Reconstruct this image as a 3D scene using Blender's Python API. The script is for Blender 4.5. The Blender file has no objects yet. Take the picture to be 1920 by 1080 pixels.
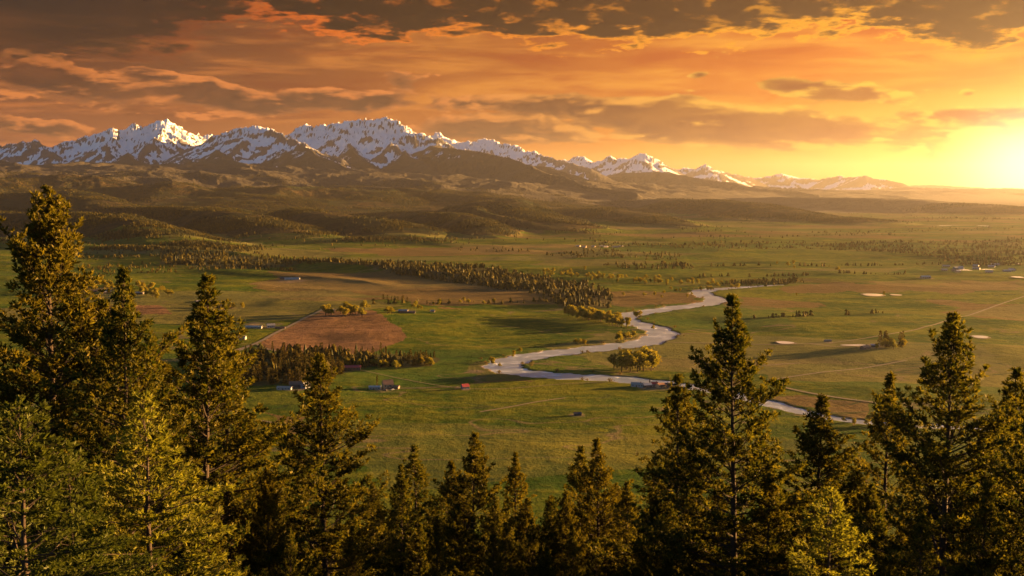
import bpy, math, random
import numpy as np
from mathutils import Vector, Matrix

# ---------------------------------------------------------------- camera
CAMZ = 255.0
PITCH = math.radians(5.2)
FPX = 2027.0                      # focal length in pixels of a 1920 wide frame
scene = bpy.context.scene
cam_data = bpy.data.cameras.new('camera')
cam = bpy.data.objects.new('camera', cam_data)
scene.collection.objects.link(cam)
cam_data.sensor_width = 36.0
cam_data.lens = 36.0 * FPX / 1920.0
cam_data.clip_start = 0.5
cam_data.clip_end = 300000.0
cam.location = (0, 0, CAMZ)
cam.rotation_euler = (math.radians(90) - PITCH, 0, 0)
scene.camera = cam

# ---------------------------------------------------------------- exposure / render
scene.view_settings.view_transform = 'Standard'
scene.view_settings.look = 'None'
scene.view_settings.gamma = 1.0
scene.view_settings.exposure = 3.36
scene.render.engine = 'CYCLES'
cy = scene.cycles
cy.use_denoising = True
cy.max_bounces = 5
cy.diffuse_bounces = 2
cy.glossy_bounces = 2
cy.transmission_bounces = 3
cy.transparent_max_bounces = 4
cy.volume_bounces = 0
cy.sample_clamp_indirect = 4.0

SUN_AZ, SUN_EL = math.radians(69), math.radians(5.2)

# ---------------------------------------------------------------- pixel -> world helpers (for laying the place out)
cP, sP = math.cos(PITCH), math.sin(PITCH)
def raydir(px, py):
    x = (px - 960.0) / FPX; y = (540.0 - py) / FPX
    return np.array([x, cP + y * sP, -sP + y * cP])
def at_dist(px, py, D):
    d = raydir(px, py); k = D / math.hypot(d[0], d[1])
    return (d[0]*k, d[1]*k, CAMZ + d[2]*k)
def on_plane(px, py, z=0.0):
    d = raydir(px, py); k = (z - CAMZ) / d[2]
    return (d[0]*k, d[1]*k, z)
def px_az(px, py=400):
    d = raydir(px, py); return math.atan2(d[0], d[1])

# ---------------------------------------------------------------- node expression helper
class NX:
    def __init__(s, nt): s.nt = nt
    def node(s, t, **kw):
        n = s.nt.nodes.new(t)
        for k, v in kw.items(): setattr(n, k, v)
        return n
    def put(s, inp, v):
        if isinstance(v, E): s.nt.links.new(v.s, inp)
        elif isinstance(v, bpy.types.NodeSocket): s.nt.links.new(v, inp)
        elif v is not None:
            if hasattr(inp.default_value, '__len__') and not hasattr(v, '__len__'):
                v = (v,)*len(inp.default_value)
            if hasattr(v, '__len__') and hasattr(inp.default_value, '__len__') and len(v) == 3 and len(inp.default_value) == 4: v = tuple(v) + (1,)
            inp.default_value = v
    def m(s, op, *a, clamp=False):
        n = s.node('ShaderNodeMath', operation=op, use_clamp=clamp)
        for i, v in enumerate(a): s.put(n.inputs[i], v)
        return E(s, n.outputs[0])
    def vec(s, x, y, z):
        n = s.node('ShaderNodeCombineXYZ')
        for i, v in enumerate((x, y, z)): s.put(n.inputs[i], v)
        return E(s, n.outputs[0])
    def sep(s, v):
        n = s.node('ShaderNodeSeparateXYZ'); s.put(n.inputs[0], v)
        return [E(s, o) for o in n.outputs]
    def noise(s, v, scale, detail=4, rough=.55, dist=0, w=None):
        n = s.node('ShaderNodeTexNoise')
        s.put(n.inputs['Vector'], v); s.put(n.inputs['Scale'], scale); s.put(n.inputs['Detail'], detail)
        s.put(n.inputs['Roughness'], rough); s.put(n.inputs['Distortion'], dist)
        return E(s, n.outputs['Fac'])
    def voronoi(s, v, scale, feature='F1'):
        n = s.node('ShaderNodeTexVoronoi', feature=feature)
        s.put(n.inputs['Vector'], v); s.put(n.inputs['Scale'], scale)
        return E(s, n.outputs['Distance']), E(s, n.outputs['Color']) if feature == 'F1' else None
    def mix(s, f, a, b):
        n = s.node('ShaderNodeMix', data_type='RGBA'); s.put(n.inputs[0], f)
        s.put(n.inputs[6], a); s.put(n.inputs[7], b); return E(s, n.outputs[2])
    def cmul(s, a, b, op='MULTIPLY'):
        n = s.node('ShaderNodeMix', data_type='RGBA', blend_type=op); s.put(n.inputs[0], 1.0)
        s.put(n.inputs[6], a); s.put(n.inputs[7], b); return E(s, n.outputs[2])
    def step(s, x, a, b, lo=0.0, hi=1.0):       # smoothstep
        n = s.node('ShaderNodeMapRange', interpolation_type='SMOOTHSTEP')
        for i, v in enumerate((x, a, b, lo, hi)): s.put(n.inputs[i], v)
        return E(s, n.outputs[0])
    def attr(s, name):
        n = s.node('ShaderNodeAttribute', attribute_name=name)
        return n
class E:
    def __init__(s, x, sock): s.x, s.s = x, sock
    def __add__(s, o): return s.x.m('ADD', s, o)
    def __radd__(s, o): return s.x.m('ADD', o, s)
    def __sub__(s, o): return s.x.m('SUBTRACT', s, o)
    def __rsub__(s, o): return s.x.m('SUBTRACT', o, s)
    def __mul__(s, o): return s.x.m('MULTIPLY', s, o)
    def __rmul__(s, o): return s.x.m('MULTIPLY', o, s)
    def __truediv__(s, o): return s.x.m('DIVIDE', s, o)
    def exp(s): return s.x.m('EXPONENT', s)
    def clamp(s): return s.x.m('ADD', s, 0.0, clamp=True)

def srgb(r, g, b):
    f = lambda c: (c/255/12.92) if c/255 <= .04045 else ((c/255+.055)/1.055)**2.4
    return (f(r), f(g), f(b))

# ---------------------------------------------------------------- world (sky and clouds, all by direction)
EXPO = 2.0 ** scene.view_settings.exposure
world = bpy.data.worlds.new('World'); scene.world = world; world.use_nodes = True
world.cycles.sampling_method = 'MANUAL'; world.cycles.sample_map_resolution = 256
wt = world.node_tree; wt.nodes.clear(); X = NX(wt)
tc = X.node('ShaderNodeTexCoord')
dx, dy, dz = X.sep(tc.outputs['Generated'])
K = 20.27
az = X.m('ARCTAN2', dx, dy); el = X.m('ARCSINE', dz)
U = az * K; V = el * K
def uv(px, py):
    d = raydir(px, py); d = d / np.linalg.norm(d)
    return math.atan2(d[0], d[1]) * K, math.asin(d[2]) * K
def sky_rgb(r, g, b):
    return tuple(c / EXPO for c in srgb(r, g, b))
su, sv = uv(1935, 312)
def blob(px, py, rx, ry, tilt=0, u=U, v=V):
    cu, cv = uv(px, py); t = math.radians(tilt); c, s_ = math.cos(t), math.sin(t)
    a = u - cu; b = v - cv
    p = (a * c + b * s_) * (100.0 / rx); q = (b * c - a * s_) * (100.0 / ry)
    return X.m('EXPONENT', (p*p + q*q) * -1.0)
# clear-sky gradient
hor = X.step(U, -9.5, 9.0)
vt = X.step(V, 0.0, 3.6)
low = X.mix(hor, sky_rgb(192, 124, 80), sky_rgb(255, 176, 50))
mid = X.mix(hor, sky_rgb(136, 93, 70), sky_rgb(238, 146, 50))
top = X.mix(hor, sky_rgb(84, 64, 60), sky_rgb(200, 106, 42))
base = X.mix(X.step(V, 0.1, 2.2), low, mid)
base = X.mix(X.step(V, 1.8, 4.2), base, top)
# soft streaks of thin high cloud
P2 = X.vec(U * .16, V * 1.5, 3.1)
st = X.noise(P2, 1.6, 6, .6, .4)
st2 = X.noise(X.vec(U * .35, V * 2.6, 9.1), 1.2, 7, .62, .6)
base = X.mix(X.step(st, .44, .66) * .65, base, X.mix(hor, sky_rgb(226, 150, 88), sky_rgb(255, 196, 84)))
base = X.mix(X.step(st2, .48, .68) * .6, base, X.mix(hor, sky_rgb(126, 76, 60), sky_rgb(214, 104, 28)))
# glow round the sun
g1 = blob(1935, 300, 560, 120); g2 = blob(1940, 312, 260, 100); g3 = blob(1945, 315, 96, 70)
base = X.mix(g1 * .85, base, sky_rgb(255, 206, 72))
base = X.mix(g2 * .9, base, sky_rgb(255, 240, 130))
# clouds --------------------------------------------------------------
wn = X.noise(X.vec(U * .5, V * 1.1, 1.7), .9, 2, .5)
def cnoise(u, v, det):
    return X.noise(X.vec(u * .62 + wn * .7, v * 2.1 + wn * .5, 4.4), 1.25, det, .6, .12)
BL = [(90, 150, 180, 34, -3, .95), (330, 150, 130, 16, -8, .9), (420, 182, 170, 26, -10, 1.0), (640, 190, 190, 24, 0, .95), (740, 150, 60, 26, -20, .6),
      (900, 190, 120, 20, 3, .8), (1130, 205, 260, 28, -2, 1.05), (1330, 240, 400, 34, -3, 1.15), (960, 250, 220, 40, 0, .8), (1540, 168, 140, 17, -6, 1.05), (1860, 217, 150, 17, 0, 1.1),
      (60, 238, 110, 20, -3, .75), (820, 258, 90, 20, 0, .7), (1310, 141, 22, 7, 0, .75), (1815, 175, 14, 8, 0, .75), (90, 100, 90, 12, 0, .5), (1650, 260, 160, 12, 0, .6)]
env = None
for b in BL:
    e = blob(b[0], b[1], b[2], b[3], b[4]) * (b[5] * 1.05)
    env = e if env is None else X.m('MAXIMUM', env, e)
n1 = cnoise(U, V, 8); n2 = cnoise(U + .10, V + .13, 5)
D1 = env + (n1 - .5) * 2.4
body = X.step(D1, .36, .50)
edge = X.step(n1 - n2 + (1.0 - D1) * .12, .0, .17)
core = X.step(D1, .46, .80)
near_sun = X.step(U, -3.0, 8.8)
c_dark = X.mix(near_sun, sky_rgb(90, 64, 60), sky_rgb(160, 66, 14))
c_lit = X.mix(near_sun, sky_rgb(236, 160, 96), sky_rgb(255, 218, 90))
ccol = X.mix(core, X.mix(.55, c_lit, c_dark), X.mix(X.step(n2, .42, .66) * .22, c_dark, c_lit))
ccol = X.mix((edge * .9).clamp(), ccol, c_lit)
sky = X.mix(body * .97, base, ccol)
# top deck
dk = [(0, 108), (300, 88), (430, 22), (560, 30), (680, 62), (860, 50), (1000, 62), (1250, 80), (1400, 58), (1560, 50), (1760, 80), (1850, 88), (1930, 70)]
cv = X.node('ShaderNodeFloatCurve'); X.put(cv.inputs['Value'], (U + 9.2) / 18.4)
crv = cv.mapping.curves[0]
pts = [((uv(a, b + 14)[0] + 9.2) / 18.4, uv(a, b + 14)[1] / 4.0) for a, b in dk]
crv.points[0].location = (0, pts[0][1]); crv.points[-1].location = (1, pts[-1][1])
for p in pts:
    if 0.0 < p[0] < 1: crv.points.new(*p)
cv.mapping.update()
deckline = E(X, cv.outputs[0]) * 4.0
dn = X.noise(X.vec(U * .75, V * 2.9, 7.7), 1.6, 9, .66, .12)
dn2 = X.noise(X.vec(U * .2, V * .5, 2.7), 1.0, 3, .5)
S = V - deckline + (dn - .5) * 2.0 + (dn2 - .5) * .5
leftd = X.step(U, -7.5, -3.5)
deck = X.step(S, X.m('MULTIPLY', leftd - 1.0, .5) - .04, .05 + (1.0 - leftd) * .5)
dcore = X.step(S, .06, .30)
brk = X.step(X.noise(X.vec(U * .9, V * 2.4, 5.5), 1.5, 7, .62, .2), .52, .64)
c_dd = X.mix(X.step(U, -8, 8), sky_rgb(44, 32, 34), sky_rgb(80, 38, 20))
c_dr = X.mix(X.step(U, -7, 7), sky_rgb(226, 122, 56), sky_rgb(255, 190, 56))
c_dr = X.mix(leftd, X.mix(.75, c_dr, c_dd), c_dr)
dcol = X.mix(dcore, c_dr, c_dd)
dcol = X.mix(brk * leftd * .75, dcol, X.mix(.25, c_dr, c_dd))
sky = X.mix(deck * (.62 + .34 * leftd), sky, dcol)
tl = X.step(V, 2.2, 3.4) * (1.0 - X.step(U, -9.0, -4.0))
sky = X.mix(tl * .75, sky, sky_rgb(66, 58, 60))
gm = X.node('ShaderNodeGamma'); X.put(gm.inputs[0], X.cmul(sky, (EXPO,)*3)); gm.inputs[1].default_value = 1.42
sky = X.cmul(E(X, gm.outputs[0]), (1.03/EXPO, 1.03/EXPO, 1.03/EXPO))
sky = X.mix(g3, sky, tuple(c * 1.25 for c in sky_rgb(255, 250, 225)))
# rest of the dome: physical sky
ns = X.node('ShaderNodeTexSky', sky_type='NISHITA')
ns.sun_disc = False; ns.sun_elevation = SUN_EL; ns.sun_rotation = SUN_AZ
ns.altitude = 1500; ns.air_density = 1.2; ns.dust_density = 2.0
nish = X.cmul(ns.outputs[0], (.012, .018, .026))
away = X.step(X.m('ABSOLUTE', az - .35), 0.95, 1.9)
away = X.m('MAXIMUM', away, X.step(el, .24, .6))
sky = X.mix(away, sky, nish)
bg = X.node('ShaderNodeBackground'); X.put(bg.inputs[0], sky); bg.inputs[1].default_value = 1.0
wo = X.node('ShaderNodeOutputWorld'); wt.links.new(bg.outputs[0], wo.inputs[0])

# ---------------------------------------------------------------- sun
sl = bpy.data.lights.new('sun', 'SUN'); sl.energy = 5.0; sl.angle = math.radians(0.6)
sl.color = (1.0, .53, .17)
so = bpy.data.objects.new('sun', sl); scene.collection.objects.link(so)
sdir = Vector((math.sin(SUN_AZ)*math.cos(SUN_EL), math.cos(SUN_AZ)*math.cos(SUN_EL), math.sin(SUN_EL)))
so.rotation_euler = sdir.to_track_quat('Z', 'Y').to_euler()
so.location = (0, 0, 500)

# ---------------------------------------------------------------- helpers for meshes
def structure(o, kind='structure'): o['kind'] = kind; return o
def mesh_np(name, verts, quads=None, tris=None, mats=(), midx=None, smooth=False):
    me = bpy.data.meshes.new(name)
    verts = np.asarray(verts, dtype=np.float32)
    nq = 0 if quads is None else len(quads); ntr = 0 if tris is None else len(tris)
    me.vertices.add(len(verts)); me.vertices.foreach_set('co', verts.ravel())
    loops = []
    if nq: loops.append(np.asarray(quads, dtype=np.int32).ravel())
    if ntr: loops.append(np.asarray(tris, dtype=np.int32).ravel())
    loops = np.concatenate(loops)
    me.loops.add(len(loops)); me.loops.foreach_set('vertex_index', loops)
    starts = np.concatenate([np.arange(nq, dtype=np.int32) * 4, nq * 4 + np.arange(ntr, dtype=np.int32) * 3])
    tot = np.concatenate([np.full(nq, 4, np.int32), np.full(ntr, 3, np.int32)])
    me.polygons.add(nq + ntr)
    me.polygons.foreach_set('loop_start', starts); me.polygons.foreach_set('loop_total', tot)
    if midx is not None: me.polygons.foreach_set('material_index', np.asarray(midx, np.int32))
    me.polygons.foreach_set('use_smooth', np.full(nq + ntr, smooth, dtype=bool))
    for m in mats: me.materials.append(m)
    me.update(calc_edges=True)
    return me
def link(name, me, parent=None, loc=None):
    o = bpy.data.objects.new(name, me); scene.collection.objects.link(o)
    if parent: o.parent = parent
    if loc is not None: o.location = loc
    return o
def fattr(me, name, arr):
    a = me.attributes.new(name, 'FLOAT', 'POINT'); a.data.foreach_set('value', np.asarray(arr, np.float32).ravel())
def cattr(me, name, arr):
    a = me.attributes.new(name, 'FLOAT_COLOR', 'POINT'); a.data.foreach_set('color', np.asarray(arr, np.float32).ravel())

# ---------------------------------------------------------------- gradient noise in numpy
def _h(ix, iy, seed):
    n = (ix.astype(np.int64) * 374761393 + iy.astype(np.int64) * 668265263 + seed * 1442695041) & 0xffffffff
    n = ((n ^ (n >> 13)) * 1274126177) & 0xffffffff
    return (n ^ (n >> 16)) & 0xffffffff
_GA = np.arange(256) * (2*np.pi/256); _GX = np.cos(_GA).astype(np.float32); _GY = np.sin(_GA).astype(np.float32)
def pnoise(x, y, seed=0):
    xf = np.floor(x); yf = np.floor(y)
    ix = xf.astype(np.int64); iy = yf.astype(np.int64)
    fx = (x - xf).astype(np.float32); fy = (y - yf).astype(np.float32)
    u = fx*fx*fx*(fx*(fx*6-15)+10); v = fy*fy*fy*(fy*(fy*6-15)+10)
    def g(ax, ay, bx, by):
        h = _h(ax, ay, seed) & 255
        return _GX[h]*bx + _GY[h]*by
    a = g(ix, iy, fx, fy); b = g(ix+1, iy, fx-1, fy); c = g(ix, iy+1, fx, fy-1); d = g(ix+1, iy+1, fx-1, fy-1)
    return (a + (b-a)*u + (c-a)*v + (a-b-c+d)*u*v) * 1.5
def fbm(x, y, octv=4, seed=0, gain=.5, ridged=False):
    s = 0; a = 1; t = 0
    for o in range(octv):
        n = pnoise(x * 2**o + o*17.3, y * 2**o - o*9.1, seed + o)
        if ridged: n = 1 - 2*np.abs(n)
        s = s + a*n; t += a; a *= gain
    return s / t
def sst(x, a, b):
    t = np.clip((x - a) / (b - a), 0, 1); return t*t*(3-2*t)
# ================================================================ TERRAIN
RIVER_PX = [(1470,534),(1455,534),(1440,535),(1380,539),(1335,542),(1314,547),(1322,554),(1343,561),(1325,569),(1270,576),(1220,583),(1180,590),(1168,597),(1185,605),(1220,613),(1242,624),(1232,633),(1200,643),(1150,649),(1080,657),(1010,665),(962,675),(943,686),(962,695),(1020,702),(1080,706),(1150,709),(1220,716),(1290,724),(1340,731),(1400,745),(1460,760),(1520,775),(1590,787),(1680,795),(1850,802),(2100,808)]
RIVER_W = [3,5,9,16,26,26,26,26,26,27,26,26,26,26,26,27,27,28,28,26,26,27,27,24,23,22,21,20,16,14,14,12,8,7,7,7,7]
def smooth_poly(pts, n=8):
    P = np.array(pts, float); out = []
    Q = np.vstack([2*P[0]-P[1], P, 2*P[-1]-P[-2]])
    for i in range(1, len(Q)-2):
        p0, p1, p2, p3 = Q[i-1], Q[i], Q[i+1], Q[i+2]
        for k in range(n):
            t = k/n
            out.append(.5*((2*p1)+(-p0+p2)*t+(2*p0-5*p1+4*p2-p3)*t*t+(-p0+3*p1-3*p2+p3)*t**3))
    out.append(Q[-2]); return np.array(out)
RIV = smooth_poly([on_plane(a, b)[:2] + (w,) for (a, b), w in zip(RIVER_PX, RIVER_W)], 8)
RIV[:, 2] *= .86; RIV[:, 2] *= 1 + .16*np.sin(np.arange(len(RIV))*.9) + .1*np.sin(np.arange(len(RIV))*2.3)

def poly_dist(x, y, P, pad=400):
    """distance to polyline P (n,2+) ; returns d - nothing else ; far points get pad"""
    d = np.full(x.shape, 1e9, np.float32)
    m = (x > P[:,0].min()-pad) & (x < P[:,0].max()+pad) & (y > P[:,1].min()-pad) & (y < P[:,1].max()+pad)
    if not m.any(): return d, np.zeros_like(d)
    xs, ys = x[m], y[m]; dd = np.full(xs.shape, 1e9); ww = np.zeros(xs.shape)
    for i in range(len(P)-1):
        ax, ay = P[i,0], P[i,1]; bx, by = P[i+1,0]-ax, P[i+1,1]-ay
        L = bx*bx+by*by+1e-9
        t = np.clip(((xs-ax)*bx+(ys-ay)*by)/L, 0, 1)
        q = np.hypot(xs-ax-bx*t, ys-ay-by*t)
        k = q < dd; dd[k] = q[k]
        if P.shape[1] > 2: ww[k] = (P[i,2] + (P[i+1,2]-P[i,2])*t[k])
    d[m] = dd; w = np.zeros_like(d); w[m] = ww
    return d, w

# rounded foothill spurs : (px, py, distance) of the crest, half width in metres
SPURS = [
 ([(-120,400,7600),(0,399,7000),(110,400,6500),(200,405,6100),(262,416,5750),(305,434,5300),(350,450,4900),(430,464,4560)], 520),
 ([(-100,366,11500),(40,362,10800),(130,357,10200),(170,366,9500),(195,382,8700)], 650),
 ([(110,388,9200),(220,388,8600),(330,389,8000),(410,392,7400),(455,398,6900),(500,414,6300),(560,434,5700),(640,452,5150)], 560),
 ([(520,402,8200),(555,392,7800),(600,394,7300),(645,403,6800),(690,410,6350),(725,424,5900),(756,446,5350)], 480),
 ([(760,404,8200),(810,399,7500),(850,403,6900),(882,414,6350),(912,433,5800),(950,451,5350)], 430),
 ([(870,386,9800),(905,377,9200),(950,378,8700),(985,392,8000),(1020,408,7300),(1080,427,6500),(1150,446,5750),(1200,458,5300)], 520),
 ([(895,388,8000),(940,404,7400),(1000,420,6800),(1040,428,6500)], 260),
 ([(1060,392,10200),(1140,391,9500),(1190,400,8800),(1240,411,8000),(1300,422,7300),(1350,432,6800)], 520),
 ([(1130,420,7600),(1180,436,6700),(1260,452,5900),(1330,462,5300)], 330),
 ([(1150,376,13500),(1240,373,12800),(1330,374,12000),(1400,379,11000),(1470,393,9900),(1530,405,9200),(1620,412,8500)], 700),
 ([(1340,402,9800),(1380,409,9200),(1440,418,8600),(1500,426,8000)], 360),
 ([(1380,371,17500),(1480,369,16500),(1560,370,15500),(1640,371,15000),(1720,374,14500),(1800,381,13500),(1900,388,12500)], 900),
 ([(-60,445,5600),(60,448,5300),(200,462,4800),(300,466,4500),(420,470,4300),(520,486,4000)], 300),
 ([(560,452,5300),(660,446,5250),(760,449,5150),(900,460,4900),(1000,470,4600)], 420),
 ([(150,352,13500),(330,350,13000),(430,360,12000),(520,372,11000)], 700),
 ([(560,356,13500),(640,348,13000),(760,352,12500),(880,366,11500),(960,372,11000)], 700),
 ([(560,488,3700),(680,494,3500),(800,505,3300),(920,524,3000),(1010,545,2700)], 150),
 ([(430,505,3500),(560,515,3250),(680,527,3000),(820,548,2700)], 260),
 ([(780,597,2150),(860,607,2060),(960,618,1980)], 120),
]
# dark forested shoulders in front of the snow
SHOULDERS = [
 ([(790,266,20600),(836,276,18700),(900,284,17500),(955,297,16800),(1000,312,16000),(1050,333,15200),(1110,350,14500),(1190,362,13800)], 2300),
 ([(930,304,21500),(985,308,20500),(1040,315,19500),(1110,334,18500),(1180,356,17500),(1280,366,16500)], 2300),
 ([(1160,324,26000),(1240,322,25000),(1300,332,24000),(1370,342,23000),(1440,354,22000),(1540,365,21000)], 2600),
 ([(1400,348,30000),(1500,352,28000),(1600,360,26000),(1700,368,24000)], 3000),
 ([(1560,352,42000),(1700,350,40000),(1800,354,37000),(1920,362,33000),(2100,370,31000)], 4500),
 ([(405,280,19000),(420,296,17800),(450,305,16500),(470,320,15000)], 600),
 ([(660,268,20000),(668,288,19000),(680,306,17500),(705,325,16000)], 600),
 ([(560,272,18300),(600,293,17000),(650,313,15800),(730,334,14500)], 500),
 ([(236,286,20500),(250,302,19000),(262,312,17500)], 600),
 ([(336,288,20500),(350,302,19000),(372,315,17000)], 600),
 ([(752,274,20000),(772,292,18600),(800,312,17000),(850,332,15600)], 600),
 ([(-160,300,17000),(-60,290,17000),(0,300,16500),(60,318,15500)], 1200),
]
# snow crests
CRESTS = [
 ([(-200,286,23000),(-120,270,23000),(-60,262,23000),(0,277,23000),(30,272,22500),(60,266,22000),(85,273,22000),(140,267,22000),(160,257,22000),(190,250,22000),(210,243,21800),(225,248,22000),(250,235,22000),(265,243,22000),(282,240,22200),(300,230,22200),(314,229,22300),(330,239,22500),(345,252,23000),(362,254,23500),(378,257,24000),(398,258,24500),(430,262,25000)], .72, 1500),
 ([(392,262,20000),(420,252,19800),(460,243,19600),(491,239,19500),(512,248,19200),(540,262,18800),(565,272,18300),(600,285,17600),(640,300,16800)], .62, 1300),
 ([(520,268,22000),(545,254,21500),(562,241,21300),(575,237,21200),(592,241,21200),(610,240,21200),(640,235,21000),(656,228,20800),(680,231,20800),(700,230,20700),(719,222,20500),(740,231,20400),(770,244,20300),(800,259,20200),(830,270,20200)], .7, 1500),
 ([(770,262,29000),(800,257,29000),(823,250,29000),(845,261,29000),(868,271,29000),(880,268,27500),(900,264,27000),(922,267,26500),(960,276,26000),(1000,288,25500),(1030,296,25000),(1070,306,24500),(1110,318,24000)], .55, 1600),
 ([(1040,302,33000),(1070,300,32500),(1093,292,32000),(1112,302,32000),(1130,303,31500),(1148,293,31000),(1165,298,31000),(1186,298,31000),(1206,288,30500),(1224,297,30500),(1245,310,30500),(1268,320,31000)], .6, 1500),
 ([(1255,322,38000),(1281,315,38000),(1300,319,38000),(1322,309,37500),(1342,318,37500),(1380,328,38000),(1410,332,39000)], .6, 1500),
 ([(1395,335,45000),(1430,333,45000),(1461,325,45000),(1500,333,45000),(1540,336,45000),(1570,330,44000),(1600,333,43000),(1621,329,42000),(1650,336,42000),(1690,343,42000)], .5, 1500),
 ([(1660,345,56000),(1700,343,56000),(1750,342,56000),(1800,345,56000),(1850,348,56000),(1900,348,56000),(1960,351,56000),(2100,352,56000),(2300,350,56000)], .4, 1800),
]
rng = np.random.default_rng(11)
def crest_xyz(pts): return np.array([at_dist(*p) for p in pts])

def grow_spurs():
    """skeleton of ridge segments (ax,ay,az,bx,by,bz,slope)"""
    segs = []
    for pts, sl_, reach in CRESTS:
        P = crest_xyz(pts)
        for i in range(len(P)-1): segs.append((*P[i], *P[i+1], sl_))
        d = np.hypot(*(np.diff(P[:, :2], axis=0).T)); s = np.concatenate([[0], np.cumsum(d)])
        t = 150.0; side = 1
        while t < s[-1]:
            i = min(np.searchsorted(s, t)-1, len(P)-2); f = (t-s[i])/(s[i+1]-s[i]+1e-6)
            p = P[i] + (P[i+1]-P[i])*f
            tow = -p[:2]/np.hypot(*p[:2])                 # towards the viewer
            a0 = math.atan2(tow[1], tow[0])
            for front in (True, False):
                if not front and rng.random() < .5: continue
                a = a0 + rng.normal(.12, .42) + (0 if front else math.pi)
                cur = p.copy(); cur[2] -= 8
                Lm = reach * rng.uniform(.8, 1.9) * (p[2]/1500.0 + .25)
                nseg = 7; st_ = Lm/nseg; drop = rng.uniform(.34, .5)
                for k in range(nseg):
                    a += rng.normal(0, .2)
                    nx = cur + np.array([math.cos(a)*st_, math.sin(a)*st_, -st_*drop*(1.25 if k == 0 else (.55 if rng.random() < .35 else 1.05))])
                    segs.append((*cur, *nx, sl_*1.02))
                    if front:
                        for sg in (-1, 1):
                            if rng.random() < .8:
                                b = a + sg*rng.uniform(.6, 1.1); L2 = st_*rng.uniform(.9, 1.8); c = nx.copy(); c[2] -= 4
                                for q in range(3):
                                    b += rng.normal(0, .15)
                                    e = c + np.array([math.cos(b)*L2/3, math.sin(b)*L2/3, -L2/3*rng.uniform(.4, .62)])
                                    segs.append((*c, *e, sl_*1.15)); c = e
                    cur = nx
            t += rng.uniform(330, 700) * (p[1]/22000.0)
    return np.array(segs)

def ridge_profile(x, y, pts, w):
    P = crest_xyz(pts)
    d = np.full(x.shape, 1e9); z = np.zeros(x.shape)
    for i in range(len(P)-1):
        ax, ay, az_ = P[i]; bx, by, bz = P[i+1]-P[i]
        t = np.clip(((x-ax)*bx+(y-ay)*by)/(bx*bx+by*by+1e-9), 0, 1)
        q = np.hypot(x-ax-bx*t, y-ay-by*t); zz = az_+bz*t
        # keep best profile rather than nearest
        k = q < d; d[k] = q[k]; z[k] = zz[k]
    return d, z

def bajada(x, y):
    r = np.hypot(x, y); a = np.degrees(np.arctan2(x, y))
    aa = [-180, -60, -30, -25.3, -12, 0, 5, 9.5, 15, 20, 25.3, 40, 60, 180]
    sh = np.interp(a, aa, [0, 0, 0, 0, 200, 900, 2200, 4200, 7500, 12500, 21000, 30000, 30000, 30000])
    am = np.interp(a, aa, [1, 1, 1, 1, 1, .75, .55, .42, .3, .3, .35, .3, .3, .3])
    z = np.interp(r - sh, [0, 4400, 5200, 6500, 8000, 9500, 11000, 12500, 14500, 17000, 22000, 90000],
                  [0, 0, 2, 12, 38, 88, 180, 315, 460, 560, 640, 640])
    return z * am

def hillside(r, x):
    d = 3.2 + .44*r - 14*np.exp(-((r-6)/60.0)**2)*0 + 3.0*np.sin(x*.03)*np.clip(r/80, 0, 1)
    return CAMZ - np.maximum(d, 2.6)

SEG = grow_spurs()
LAST = {}

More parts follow.
